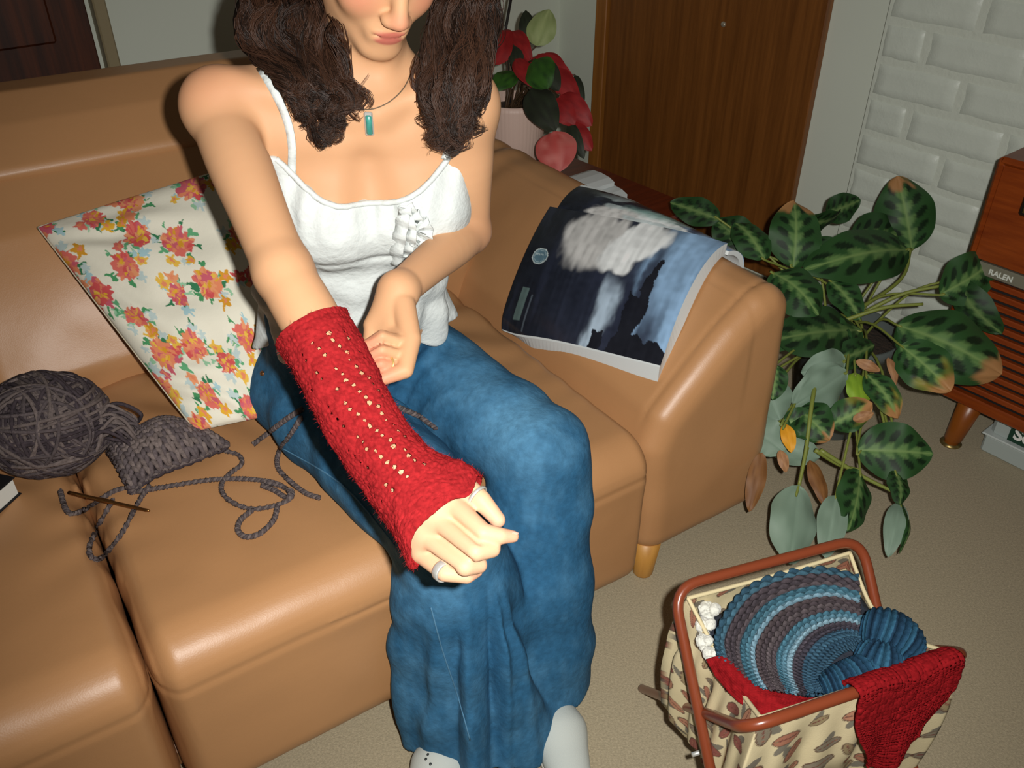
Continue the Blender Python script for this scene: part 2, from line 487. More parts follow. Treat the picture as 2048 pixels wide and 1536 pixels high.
for r in range(0, 17):
    z0 = -0.003 + 0.1 * r + 0.05
    v0 = 1.286
    first = True
    while v0 > -0.2:
        L = (0.115 if (r % 2 == 0) else 0.237) if first else 0.252
        first = False
        key = (round(L, 3), (r * 5 + int(v0 * 7)) % 6)
        if key not in bm_cache:
            vv, ff = brick_mesh(L, 0.088, key[1] * 3.7 + 1)
            me = bpy.data.meshes.new('brick'); me.from_pydata([tuple(q) for q in vv @ Rb], [], ff); me.update()
            me.polygons.foreach_set('use_smooth', np.ones(len(me.polygons), bool)); me.materials.append(M_brick); bm_cache[key] = me
        o = bpy.data.objects.new('brick', bm_cache[key]); o.location = tuple(W(N_BRICK, v0 - L / 2, z0) + WN * random.uniform(-0.0015, 0.0015)); link(o, bw)
        v0 -= L + 0.013
# ================================================================== tan leather sofa
M_leather = mat('tan_leather', srgb(182, 134, 90), rough=0.40, spec=0.45, var=(2.2, 0.06), bump=[('voronoi', 420, 0.07, 0.001), ('noise', 55, 0.05, 0.003), ('noise', 8, 0.10, 0.01)])
M_leather_dark = mat('seam_leather', srgb(120, 78, 42), rough=0.55)
M_stitch = mat('tan_stitch_thread', srgb(176, 122, 74), rough=0.6)
M_legwood = wood('light_leg_wood', srgb(176, 122, 52), srgb(204, 150, 74), 4.0, ((0, 0, 0), (0.1, 0.1, 1)), rough=0.45)

def poly_sd(x, y, poly):
    poly = np.asarray(poly, float); d = np.full(x.shape, 1e9); s = np.ones(x.shape)
    n = len(poly)
    for i in range(n):
        a = poly[i]; b = poly[i - 1]; e = b - a; wx = x - a[0]; wy = y - a[1]
        t = np.clip((wx * e[0] + wy * e[1]) / (e @ e), 0, 1)
        d = np.minimum(d, (wx - e[0] * t) ** 2 + (wy - e[1] * t) ** 2)
        c1 = y >= a[1]; c2 = y < b[1]; c3 = e[0] * wy > e[1] * wx
        fl = (c1 & c2 & c3) | (~c1 & ~c2 & ~c3)
        s = np.where(fl, -s, s)
    return s * np.sqrt(d)
SA = np.array([SU, SV, [0, 0, 1]])
def sofa_block(name, poly, lo, hi, r, ends_r, along, parent, h=0.0055, warp=None, disp=None):
    """a padded block: rounded polygon profile swept along u ('u': profile v,z) or along v ('v': profile u,z). Local frame = sofa u,v,z"""
    poly = np.asarray(poly, float); c = poly.mean(0)
    # shrink the polygon by r so that the rounded outline comes back to it
    pmin, pmax = poly.min(0), poly.max(0); m = 0.04
    if along == 'u': L, Hh = (lo - m, pmin[0] - m, pmin[1] - m), (hi + m, pmax[0] + m, pmax[1] + m)
    else: L, Hh = (pmin[0] - m, lo - m, pmin[1] - m), (pmax[0] + m, hi + m, pmax[1] + m)
    F = Field(L, Hh, h)
    area = sum(poly[i - 1][0] * poly[i][1] - poly[i][0] * poly[i - 1][1] for i in range(len(poly)))
    ins = []
    for i in range(len(poly)):                                      # inset outline: every edge moved inwards by r
        a_, b_, c_ = poly[i - 1], poly[i], poly[(i + 1) % len(poly)]
        e0 = (b_ - a_) / np.linalg.norm(b_ - a_); e1 = (c_ - b_) / np.linalg.norm(c_ - b_); sg = 1 if area > 0 else -1
        n0 = np.array([-e0[1], e0[0]]) * sg; n1 = np.array([-e1[1], e1[0]]) * sg
        m_ = n0 + n1; ins.append(b_ + m_ * (r / max(.25, 1 + n0 @ n1)))
    ins = np.array(ins)
    def fn(P):
        if along == 'u': t, x, y = P[..., 0], P[..., 1], P[..., 2]
        else: t, x, y = P[..., 1], P[..., 0], P[..., 2]
        d2 = poly_sd(x, y, ins); dt = np.abs(t - (lo + hi) / 2) - (hi - lo) / 2 + ends_r
        a = np.maximum(d2, 0) / r; b = np.maximum(dt, 0) / ends_r
        out = (np.sqrt(a * a + b * b) - 1) * np.where(a > b, r, ends_r)
        return np.where((d2 <= 0) & (dt <= 0), np.maximum(d2 - r, dt - ends_r), out)
    F.op(L, Hh, fn)
    if disp is not None: F.disp(disp)
    V, Fc = F.mesh()
    return mesh_obj(name, V @ SA, Fc, M_leather, parent), F

sofa = empty('leather_sofa', S(0.2, 1.5, 0))
tag(sofa, 'tan brown leather sofa with low seat and padded sloping arm', 'sofa')

def seat_disp(P, u0, u1):
    u, v, z = P[..., 0], P[..., 1], P[..., 2]
    a = np.clip((u - u0) / (u1 - u0), 0, 1); b = np.clip((v - .9) / .7, 0, 1)
    crown = 4 * a * (1 - a)
    up = sstep(0.30, 0.40, z)
    d = -0.016 * np.sqrt(crown) * up * (0.4 + 0.6 * b)
    d = d + 0.004 * vnoise(P * np.array([5, 5, 5]), 11) + 0.0015 * vnoise(P * 14, 12)
    # gathered creases at the side seams
    sd = np.minimum(u - u0, u1 - u)
    d = d + 0.0028 * np.sin(v * 62 + 4 * vnoise(P * 6, 5)) * np.exp(-sd / 0.05) * up * sstep(1.0, 1.2, v)
    # body weight presses the seat by the back, radiating folds
    d = d + 0.0035 * np.sin(u * 40 + v * 30 + 3 * vnoise(P * 5, 8)) * sstep(1.15, 1.45, v) * up
    # top stitch line pulls the leather in along the front roll
    d = d + 0.0035 * np.exp(-((z - 0.352) / 0.006) ** 2) * (v < .97) + 0.0016 * np.exp(-((z - 0.368) / 0.005) ** 2) * (v < .97) * (0.6 + 0.4 * np.sin(u * 2 * math.pi / 0.0135))
    return d
SEAT_POLY = [(.90, .055), (.895, .424), (1.70, .408), (1.70, .055)]
seat_fields = []
for (u0, u1) in ((0.0, 0.905), (-0.93, -0.004)):
    so, sF = sofa_block('seat_cushion', SEAT_POLY, u0, u1, 0.075, 0.036, 'u', sofa, disp=lambda P, a=u0, b=u1: seat_disp(P, a, b))
    seat_fields.append(sF)
    st = MB()
    n = int((u1 - u0 - 0.08) / 0.0135)
    for i in range(n):
        uu = u0 + 0.04 + i * 0.0135
        p = S(uu, 0.9005, 0.3665)
        st.add(*tube([p - SU * .0042, p - SV * .0014, p + SU * .0042], 0.0015, 5))
    tag(st.build('stitching', M_stitch, so), kind='stuff')
    pts = [S(uu, 0.9025, 0.352) for uu in np.linspace(u0 + .03, u1 - .03, 30)]
    MB().add(*tube(pts, 0.0016, 6)).build('seam', M_leather_dark, so)

def back_disp(P):
    d = 0.006 * vnoise(P * 4, 21) + 0.002 * vnoise(P * 12, 22)
    u, v, z = P[..., 0], P[..., 1], P[..., 2]
    d = d - 0.03 * np.exp(-((z - .60) / .12) ** 2) * np.clip(1 - (np.mod(u + 0.12, 1.11) / 0.555 - 1) ** 2, 0, 1)
    return d
BACK_POLY = [(1.66, .26), (1.655, .46), (1.80, .70), (1.90, .785), (2.06, .80), (2.08, .26)]
back_fields = []
for (u0, u1) in ((-0.115, 0.99), (-1.0, -0.12)):
    back_fields.append(sofa_block('back_cushion', BACK_POLY, u0, u1, 0.045, 0.06, 'u', sofa, disp=back_disp)[1])
HEAD_POLY = [(1.875, .765), (1.895, .80), (1.965, .862), (2.04, .905), (2.13, .905), (2.16, .84), (2.16, .30), (2.08, .30), (2.05, .76)]
sofa_block('head_roll', HEAD_POLY, -1.0, 1.02, 0.02, 0.10, 'u', sofa, disp=lambda P: 0.004 * vnoise(P * 4, 31))
ARM_POLY = [(.93, .082), (.915, .36), (.945, .43), (1.10, .575), (1.165, .625), (1.215, .635), (1.262, .60), (1.268, .082)]
def arm_disp(P):
    u, v, z = P[..., 0], P[..., 1], P[..., 2]
    d = 0.004 * vnoise(P * 5, 41) + 0.0012 * vnoise(P * 15, 42)
    d = d - 0.012 * np.exp(-((z - .50) / .10) ** 2 - ((v - 1.4) / .35) ** 2) * (u < 1.15)
    d = d + 0.006 * np.sin(v * 55 + u * 20 + 3 * vnoise(P * 5, 3)) * np.exp(-np.abs(v - 1.9) / .09) * sstep(.5, .6, z)
    # seam a little behind the front face
    d = d + 0.0035 * np.exp(-((v - .985) / .005) ** 2) * sstep(.38, .46, z)
    return d
_, arm_field = sofa_block('arm', ARM_POLY, 0.93, 2.08, 0.05, 0.045, 'v', sofa, disp=arm_disp)
mesh_obj('base', *box_vf(S(0.13, 1.52, 0.10), SU, SV, A3(0, 0, 1), 2.10, 1.06, 0.05, 0.01), M_leather_dark, sofa, smooth=False)
for (uu, vv) in ((0.965, 0.965), (-0.85, 0.985), (1.16, 2.0), (-0.85, 2.0)):
    vv_, ff_ = lathe([(0.0, 0.0), (0.020, 0.0), (0.022, 0.004), (0.032, 0.10), (0.0, 0.10)], S(uu, vv, 0), 20)
    mesh_obj('leg', vv_, ff_, M_legwood, sofa)

def hit_sofa(fields, px, py, off=0.0, d0=.9, d1=2.6):
    """first leather surface met by a line of sight (the fields live in the sofa frame)"""
    r = ray(px, py); ds = np.arange(d0, d1, .002); P = (C0 + ds[:, None] * r) @ SA.T; best = None
    for F in fields:
        i = np.round((P - F.lo) / F.h).astype(int); ok = ((i >= 0) & (i < F.n)).all(1); i = np.clip(i, 0, F.n - 1)
        k = np.nonzero(ok & (F.f[i[:, 0], i[:, 1], i[:, 2]] < 0))[0]
        if len(k) and (best is None or ds[k[0]] < best): best = ds[k[0]]
    return None if best is None else C0 + (best - off) * r
# ================================================================== the seated woman
M_skin = mat('skin', attr=True, rough=0.55, spec=0.22, sss=0.12, bump=[('noise', 420, 0.06, 0.0006)], var=(14, 0.03))
M_jeans = mat('blue_denim', attr=True, rough=0.85, spec=0.2, bump=[('noise', 900, 0.4, 0.0012), ('noise', 120, 0.4, 0.003)], var=(90, 0.20, 6))
M_denim_seam = mat('pale_denim_seam', srgb(74, 120, 150), rough=0.8)
M_cotton = mat('white_crinkled_cotton', srgb(200, 206, 204), rough=0.85, spec=0.2, bump=[('noise', 42, 0.6, 0.006), ('noise', 120, 0.45, 0.0025)])
M_hair = mat('dark_brown_hair', attr=True, rough=0.48, spec=0.30)
M_red = mat('red_wool', attr=True, rough=1.0, spec=0.03, bump=[('noise', 700, 0.5, 0.001)], var=(150, 0.28, 6))
M_silver = mat('silver', srgb(205, 205, 200), rough=0.36, metal=0.55)
M_gold = mat('gold', srgb(214, 178, 110), rough=0.32, metal=0.55)
M_turq = mat('turquoise_stone', srgb(58, 132, 122), rough=0.25, spec=0.6, var=(160, 0.25, 4))
M_cord = mat('grey_brown_cord', srgb(92, 78, 60), rough=0.6)
M_nail = mat('fingernail', srgb(226, 178, 158), rough=0.2, spec=0.6)
M_shoe = mat('white_canvas_shoe', srgb(188, 194, 188), rough=0.8, bump=[('noise', 500, 0.3, 0.001)])
M_rubber = mat('white_rubber_sole', srgb(206, 206, 198), rough=0.5)
M_darkrivet = mat('dark_eyelet', srgb(40, 46, 46), rough=0.4)

class J: pass
SR = D(430, 208, 1.13); ER = D(566, 545, 1.035); WRR = D(786, 925, 0.965)
SL = D(928, 205, 1.18); EL_ = D(936, 462, 1.32); WRL = D(797, 582, 1.135)
NB = A3(-.195, 1.232, 1.085)
LAT = nrm(A3(1, .12, -.02))
body = Field((-.50, .56, .54), (.05, 1.40, 1.40), 0.0027)
B = body
# trunk
B.cone((-.275, 1.345, .56), (-.262, 1.268, .70), .080, .080, .05, LAT, 1.50)
B.cone((-.262, 1.262, .70), (-.232, 1.235, .90), .083, .092, .05, LAT, 1.45)
B.cone((-.232, 1.235, .90), (-.222, 1.222, 1.005), .092, .066, .05, LAT, 1.72)
# shoulder girdle, trapezius
B.cone(NB + A3(-.02, 0, -.02), SR + A3(.012, .01, .004), .043, .036, .05)
B.cone(NB + A3(.02, 0, -.02), SL + A3(-.012, .01, .004), .043, .036, .05)
B.cone(SR + A3(.05, .03, -.05), SL + A3(-.05, .03, -.05), .055, .055, .05)
# collar bones
B.cone(A3(-.212, 1.150, 1.052), SR + A3(.03, -.005, .028), .010, .009, .025)
B.cone(A3(-.176, 1.150, 1.052), SL + A3(-.03, -.005, .028), .010, .009, .025)
# breasts
B.ell(D(652, 432, 1.235), (.062, .055, .060), None, .045)
B.ell(D(846, 405, 1.255), (.060, .055, .058), None, .045)
B.cone(A3(-.192, 1.108, .925), A3(-.195, 1.135, .985), .010, .004, .04, None, 1, 'sub')
# right arm (reaching to the front) and left arm (bent)
def limb(a, b, ra, rb, n=6, bulge=0.0, at=0.35, k=.012):
    t = np.linspace(0, 1, n); pts = a + (b - a) * t[:, None]
    r = ra + (rb - ra) * t + bulge * np.exp(-((t - at) / .25) ** 2)
    B.chain(pts, r, k)
B.ell(SR + A3(-.002, 0, -.004), (.044, .045, .047), None, .028)
limb(SR + A3(0, .005, -.01), ER, .039, .0325, 14, .003, .35, .012)
limb(ER, WRR, .0325, .0285, 14, .004, .25, .012)
B.cone(ER + A3(.002, .022, -.008), ER + A3(-.002, .012, -.012), .020, .020, .03)
B.ell(SL + A3(.002, 0, -.004), (.045, .045, .048), None, .04)
limb(SL + A3(0, .005, -.01), EL_, .039, .033, 14, .003, .35, .02)
limb(EL_, WRL, .033, .0235, 14, .003, .25, .012)
B.cone(D(545, 286, 1.115), D(566, 345, 1.15), .006, .004, .016, None, 1, 'sub')
# hands -----------------------------------------------------------------
def finger(J_, R_, k=.006):
    pts = [D(*q) for q in J_]
    B.chain(pts, R_, k)
    return pts
RH = {
 'index':  ([(908, 1012, .935), (966, 1066, .903), (1000, 1072, .906), (1026, 1073, .915)], (.0118, .0105, .0090, .0066)),
 'middle': ([(880, 1046, .935), (951, 1103, .893), (984, 1098, .905), (972, 1080, .925)], (.0120, .0108, .0092, .0075)),
 'ring':   ([(856, 1078, .94), (930, 1133, .902), (958, 1130, .915), (946, 1110, .935)], (.0116, .0104, .0090, .0074)),
 'pinky':  ([(842, 1108, .948), (890, 1146, .920), (934, 1152, .918), (954, 1142, .928)], (.0102, .0092, .0082, .0066)),
}
for nme, (jj, rr) in RH.items():
    B.cone(WRR, D(*jj[0]), .020, rr[0] * 1.05, .014)
    RH[nme] = finger(jj, rr, .0018)
for a_, b_ in (('index', 'middle'), ('middle', 'ring'), ('ring', 'pinky')):
    p0 = (lerp(RH[a_][0], RH[a_][1], .15) + lerp(RH[b_][0], RH[b_][1], .15)) / 2; p1 = (RH[a_][1] + RH[b_][1]) / 2
    B.cone(p0 + nrm(C0 - p0) * .0085, p1 + nrm(C0 - p1) * .0075, .0012, .0030, .004, None, 1, 'sub')
RT_th = [(806, 942, .965), (908, 952, .952), (962, 1000, .935), (996, 1040, .930)]
RTH = finger(RT_th, (.015, .0120, .0110, .0084), .008)
B.cone(D(850, 985, .955), D(890, 1040, .945), .022, .017, .012)
LHm = D(775, 640, 1.118)
LH = {
 'index':  ([(790, 664, 1.112), (797, 684, 1.084), (764, 672, 1.070), (736, 690, 1.074)], (.0120, .0090, .0082, .0074)),
 'middle': ([(782, 670, 1.116), (800, 709, 1.080), (764, 700, 1.063), (736, 712, 1.067)], (.0116, .0090, .0082, .0074)),
 'ring':   ([(764, 664, 1.122), (794, 732, 1.080), (762, 728, 1.062), (738, 736, 1.066)], (.0112, .0086, .0078, .0070)),
 'pinky':  ([(744, 650, 1.125), (740, 690, 1.112), (728, 706, 1.090), (742, 740, 1.075)], (.0104, .0094, .0084, .0074)),
}
for nme, (jj, rr) in LH.items():
    B.cone(WRL, D(*jj[0]), .020, rr[0] * 1.1, .014)
    LH[nme] = finger(jj, rr, .0014)
for a_, b_ in (('index', 'middle'), ('middle', 'ring')):
    g_ = [(LH[a_][i] + LH[b_][i]) / 2 + nrm(C0 - LH[a_][i]) * .0075 for i in (1, 2, 3)]
    B.chain(g_, (.0010, .0022, .0026), .003, mode='sub')
g_ = [LH['index'][i] + UP * .0095 + nrm(C0 - LH['index'][i]) * .007 for i in (1, 2, 3)]
B.chain(g_, (.0016, .0026, .0026), .004, mode='sub')
LTH = finger([(806, 612, 1.118), (821, 678, 1.092), (810, 740, 1.070), (766, 757, 1.062)], (.0165, .0135, .0108, .0086), .0025)
# head ------------------------------------------------------------------
chin = D(760, 108, 1.105)
yaw, pit, roll = math.radians(25), math.radians(31), math.radians(7)
fh = A3(math.sin(yaw) * math.cos(pit), -math.cos(yaw) * math.cos(pit), -math.sin(pit))
uh = A3(math.sin(yaw) * math.sin(pit), -math.cos(yaw) * math.sin(pit), math.cos(pit))
lh = np.cross(fh, uh); lh = -lh if lh[0] < 0 else lh         # towards image right
uh, lh = uh * math.cos(roll) + lh * math.sin(roll), lh * math.cos(roll) - uh * math.sin(roll)
HC = chin - .072 * fh + .104 * uh
def Hd(l, f, u): return HC + lh * l + fh * f + uh * u
HA = (lh, fh, uh)
B.ell(Hd(0, -.012, .022), (.073, .092, .084), HA, .02)
B.ell(Hd(0, .022, -.042), (.056, .058, .072), HA, .03)
for s in (-1, 1):
    B.cone(Hd(s * .047, -.005, -.055), Hd(s * .012, .062, -.096), .014, .013, .025)
    B.ell(Hd(s * .034, .050, -.030), (.025, .022, .024), HA, .02)
    B.ell(Hd(s * .031, .072, .012), (.016, .012, .012), HA, .012)
    B.ell(Hd(s * .0125, .090, -.0355), (.0072, .0090, .0066), HA, .008)
    B.ell(Hd(s * .074, -.008, -.005), (.008, .018, .028), HA, .008)
B.ell(Hd(0, .064, -.094), (.021, .016, .015), HA, .02)
B.cone(Hd(0, .078, .014), Hd(0, .100, -.030), .0075, .0100, .014)
B.ell(Hd(0, .074, -.064), (.026, .012, .018), HA, .015)
B.ell(Hd(0, .0838, -.0605), (.0205, .0050, .0034), HA, .005)
B.ell(Hd(0, .0812, -.0695), (.0170, .0056, .0042), HA, .005)
B.cone(Hd(-.023, .083, -.0640), Hd(.023, .083, -.0640), .0014, .0015, .003, None, 1, 'sub')
B.cone(NB, Hd(0, -.035, -.055), .050, .050, .03)
B.cone(A3(-.205, 1.165, 1.045), Hd(-.035, -.02, -.06), .012, .012, .03)
B.cone(A3(-.180, 1.165, 1.045), Hd(.035, -.02, -.06), .012, .012, .03)
def creases(P):
    d = np.zeros(len(P))
    return d
V, Fc = B.mesh()
# colour: lips, cheeks, nose, finger flush, lids and brows
base_c = srgb_np([196, 150, 112]); c = np.tile(base_c, (len(V), 1))
def paint(cen, R3, col, ax=None, amt=1.0, soft=.5):
    A = np.eye(3) if ax is None else np.array(ax)
    q = np.sqrt(((((V - cen) @ A.T) / np.asarray(R3)) ** 2).sum(1)); w = (sstep(1.0 + soft, 1.0 - soft, q) * amt)[:, None]
    c[:] = c * (1 - w) + srgb_np(col) * w
blush = [226, 140, 112]
for s in (-1, 1): paint(Hd(s * .040, .055, -.022), (.024, .03, .022), [192, 108, 90], HA, .55, .7)
paint(Hd(0, .105, -.03), (.014, .014, .014), [200, 124, 102], HA, .5, .7)
paint(Hd(0, .089, -.0612), (.0225, .012, .0052), [166, 86, 76], HA, .9, .25)
paint(Hd(0, .088, -.0705), (.0195, .012, .0062), [176, 94, 84], HA, .9, .25)
for s in (-1, 1):
    paint(Hd(s * .031, .082, .004), (.016, .012, .0022), [40, 26, 20], HA, .9, .3)
    paint(Hd(s * .033, .086, .030), (.020, .02, .0035), [66, 42, 28], HA, .8, .3)
paint(D(900, 1075, .92), (.085, .085, .085), [208, 168, 134], None, .85, .35)  # flash overexposure of the near hand put into the skin colour
for q in list(RH.values()) + [RTH]:
    paint(q[-1], (.02, .02, .02), [214, 156, 130], None, .55, .6); paint(q[1], (.014,) * 3, [216, 168, 138], None, .35, .6)
for q in list(LH.values()) + [LTH]: paint(q[-1], (.022,) * 3, [200, 128, 102], None, .6, .6)
paint(SR + A3(-.01, -.01, .03), (.06, .06, .03), [196, 128, 96], None, .35, .7)
paint(EL_ + A3(0, 0, 0), (.05, .05, .05), [190, 130, 98], None, .35, .7)
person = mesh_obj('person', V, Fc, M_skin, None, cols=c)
tag(person, 'dark-haired person seated on the leather sofa stretching out one arm in a red knitted sleeve', 'person')

def hit(F, px, py, d0=.7, d1=1.9, off=0.0):
    """first surface point of a field met by the line of sight"""
    r = ray(px, py); ds = np.arange(d0, d1, .0015); P = C0 + ds[:, None] * r
    g = (P - F.lo) / F.h; i = np.floor(g).astype(int); ok = ((i >= 0) & (i < F.n - 1)).all(1)
    i = np.clip(i, 0, F.n - 2); t = g - i
    val = 0
    for dx in (0, 1):
        for dy in (0, 1):
            for dz in (0, 1):
                w = (t[:, 0] if dx else 1 - t[:, 0]) * (t[:, 1] if dy else 1 - t[:, 1]) * (t[:, 2] if dz else 1 - t[:, 2])
                val = val + w * F.f[i[:, 0] + dx, i[:, 1] + dy, i[:, 2] + dz]
    val = np.where(ok, val, 1.0); k = np.nonzero(val < 0)[0]
    if len(k) == 0: return None
    return C0 + (ds[k[0]] - .0008 - off) * r

# ------------------------------------------------------------------ jeans
jn = Field((-.56, .74, .02), (.20, 1.56, .72), 0.0046)
HLAT = nrm(A3(.93, .36, 0))
hipR, hipL = A3(-.380, 1.316, .498), A3(-.195, 1.395, .50)
KR, KL = A3(-.105, .975, .475), A3(.045, 1.135, .492)
HMR, HML = A3(-.055, .930, .030), A3(.036, .985, .030)
jn.cone((-.283, 1.365, .50), (-.266, 1.275, .69), .128, .100, .06, HLAT, 1.42)
def leg(hip, knee, hem, r, rf, w):
    n = 5
    for t0, t1 in zip(np.linspace(0, 1, n)[:-1], np.linspace(0, 1, n)[1:]):
        jn.cone(lerp(hip, knee, t0), lerp(hip, knee, t1), lerp(r[0], r[1], t0), lerp(r[0], r[1], t1), .03)
    for t0, t1 in zip(np.linspace(0, 1, n)[:-1], np.linspace(0, 1, n)[1:]):
        jn.cone(lerp(knee, hem, t0), lerp(knee, hem, t1), lerp(r[1], rf, t0 ** 1.1), lerp(r[1], rf, t1 ** 1.1), .02, w, 1.12)
jn2 = None
leg(hipL, KL, HML, (.098, .076), .094, nrm(A3(1, .2, 0)))
# the near leg is laid over the far one with a tighter blend, so the fold between them stays
sv = jn.f.copy()
jn.f[:] = 0.3
leg(hipR, KR, HMR, (.106, .078), .108, nrm(A3(1, .1, 0)))
a, b = sv, jn.f; kk = .022
hh = np.maximum(kk - np.abs(a - b), 0) / kk; jn.f = (np.minimum(a, b) - hh * hh * kk * .25).astype(np.float32)
# cut flat hems
jn.op((-.6, .6, -.1), (.3, 1.6, .06), lambda P: (.040 + .016 * vnoise(P * 9, 2)) - P[..., 2], 0, 'int')
def jean_folds(P):
    x, y, z = P[..., 0], P[..., 1], P[..., 2]
    d = .0055 * vnoise(P * 9, 61) + .0034 * vnoise(P * 22, 62) + .003 * np.abs(vnoise(P * A3(14, 14, 6), 63))
    low = sstep(.42, .2, z)
    a = np.arctan2(y - .93, x + .05)
    d = d + low * (.010 * np.sin(a * 5 + 1.5 * vnoise(P * 4, 4) + z * 3) + .005 * np.sin(a * 9 + z * 4))
    for (a0, wd, am, tz) in ((-1.02, .10, -.011, .9), (-1.30, .10, .008, .9), (-1.75, .13, -.008, -.5), (-2.05, .10, .007, -.5), (-2.45, .14, -.008, .3), (-.55, .12, -.006, .6)):
        d = d + am * np.exp(-((a - a0 - tz * (z - .2)) / wd) ** 2) * sstep(.46, .30, z) * (y < 1.02)
    # pulled creases from crotch and behind the knees
    t = (P - A3(-.24, 1.22, .58)); rr = np.sqrt((t ** 2).sum(-1)); ang = np.arctan2(t[..., 1], t[..., 0])
    d = d + .005 * np.sin(ang * 16 + 2 * vnoise(P * 7, 9)) * np.exp(-rr / .11)
    t = (P - A3(-.13, 1.02, .40)); rr = np.sqrt((t ** 2).sum(-1))
    d = d + .004 * np.sin(z * 120 + x * 60) * np.exp(-rr / .07)
    return d
jn.disp(jean_folds)
V, Fc = jn.mesh()
# worn-pale denim on the knees, also paler on one thigh top; follows the cloth
w = (np.exp(-(((V - KL - A3(-.03, -.02, .06)) / [.09, .10, .06]) ** 2).sum(1)) + np.exp(-(((V - KR - A3(0, -.05, .03)) / [.07, .09, .08]) ** 2).sum(1)) + .6 * np.exp(-(((V - lerp(hipL, KL, .55) - A3(0, 0, .08)) / [.08, .12, .05]) ** 2).sum(1)))[:, None]
w = np.clip(w * .55 + .07 + .16 * vnoise(V * 34, 71)[:, None] + .16 * vnoise(V * 9, 72)[:, None] + .14 * vnoise(V * A3(90, 90, 30), 73)[:, None], 0, 1)
c = srgb_np([41, 90, 124]) * (1 - w) + srgb_np([90, 142, 176]) * w
jeans = mesh_obj('jeans', V, Fc, M_jeans, person, cols=c); jeans['label'] = 'blue flared denim jeans'
def on_path(F, pp, off=.001, n=40):
    pts = [hit(F, x, y, off=off) for x, y in spline(pp, n)[:, :2]] if len(pp[0]) == 2 else None
    return [p for p in pts if p is not None]
def strip(name, F, pp, r, m, parent, off=.0006, n=40, seg=6):
    q = [p for p in (hit(F, x, y, off=off) for x, y in spline(np.array(pp, float), n)) if p is not None]
    if len(q) > 2: return MB().add(*tube(np.array(q), r, seg)).build(name, m, parent)
strip('side_seam', jn, [(505, 870), (580, 905), (690, 975), (790, 1090)], .0013, M_denim_seam, jeans)
strip('shin_seam', jn, [(862, 1215), (885, 1300), (915, 1390), (940, 1480)], .0013, M_denim_seam, jeans)
p_ = hit(jn, 526, 746)
if p_ is not None:
    v_, f_ = lathe([(0, .003), (.004, .0028), (.0052, .001), (.0055, -.002)], p_, 14); mesh_obj('rivet', v_, f_, mat('brass_rivet', srgb(120, 82, 52), .4, .8), jeans)

# ------------------------------------------------------------------ white camisole
cm = Field((-.50, 1.02, .57), (.02, 1.42, 1.06), 0.0034)
o = .0055
cm.cone((-.272, 1.318, .585), (-.262, 1.262, .74), .124, .093, .05, LAT, 1.48)
cm.cone((-.262, 1.262, .74), (-.232, 1.235, .90), .090, .092 + o, .05, LAT, 1.46)
cm.cone((-.232, 1.235, .90), (-.222, 1.222, 1.005), .092 + o, .066 + o, .05, LAT, 1.72)
cm.cone(SR + A3(.05, .03, -.05), SL + A3(-.05, .03, -.05), .055 + o, .055 + o, .05)
cm.ell(D(652, 432, 1.235), (.062 + o, .055 + o + .002, .060 + o), None, .05)
cm.ell(D(846, 405, 1.255), (.060 + o, .055 + o + .002, .058 + o), None, .05)
cm.cone(A3(-.192, 1.104, .925), A3(-.195, 1.131, .985), .010, .004, .04, None, 1, 'sub')
def neck_cut(P):
    x, y, z = P[..., 0], P[..., 1], P[..., 2]
    q = (x + .193) / .105
    zc = .933 + .052 * np.minimum(np.abs(q), 1.25) ** 2.4 - .03 * np.clip(np.abs(q) - 1.12, 0, 1) * 4
    zc = np.where(y > 1.25, .93, zc)
    return z - zc
cm_uncut = cm.f.copy()
cm.op((-.6, .9, .5), (.1, 1.5, 1.2), neck_cut, 0, 'int')
cm.op((-.6, .9, .5), (.1, 1.5, .80), lambda P: (.628 + .055 * np.clip(P[..., 0] + .36, 0, .4) + .006 * np.sin(P[..., 0] * 60)) - P[..., 2], 0, 'int')
def cami_folds(P):
    x, y, z = P[..., 0], P[..., 1], P[..., 2]
    d = .0030 * vnoise(P * 16, 81) + .0022 * vnoise(P * 34, 82)
    # under-bust seam, gathers below the neckline, flare folds at the hem
    d = d + .004 * np.exp(-((z - .845 - .03 * (x + .2)) / .006) ** 2)
    d = d + .0022 * np.sin(x * 190 + 4 * vnoise(P * 12, 6)) * sstep(.86, .93, z)
    a = np.arctan2(y - 1.28, x + .27)
    d = d + .007 * np.sin(a * 11 + 2 * vnoise(P * 6, 5)) * sstep(.76, .66, z)
    d = d + .004 * np.sin(z * 90 + x * 14 + 2.5 * vnoise(P * 8, 7)) * np.exp(-((z - .775) / .06) ** 2)
    return d
cm.disp(cami_folds)
V, Fc = cm.mesh()
cami = mesh_obj('camisole', V, Fc, M_cotton, person); cami['label'] = 'white crinkled cotton camisole with thin straps'
def near_hit(x, y):
    c_ = [p for p in (hit(body, x, y, off=.0032), hit(cm, x, y, off=.0022)) if p is not None]
    return min(c_, key=lambda p: (p - C0) @ FW) if c_ else None
def ribbon(pts, wdir, half, th=.0012):
    pts = np.array(pts); n = len(pts); T, N, Bn = frames(pts); q = []
    for i in range(n):
        w_ = wdir - T[i] * (wdir @ T[i]); w_ = nrm(w_); nn = np.cross(T[i], w_)
        q += [pts[i] + w_ * half + nn * th, pts[i] - w_ * half + nn * th, pts[i] - w_ * half - nn * th, pts[i] + w_ * half - nn * th]
    f = []
    for i in range(n - 1):
        for j in range(4): k = (j + 1) % 4; f.append((4 * i + j, 4 * i + k, 4 * i + 4 + k, 4 * i + 4 + j))
    f += [(3, 2, 1, 0), (4 * n - 4, 4 * n - 3, 4 * n - 2, 4 * n - 1)]
    return np.array(q), f
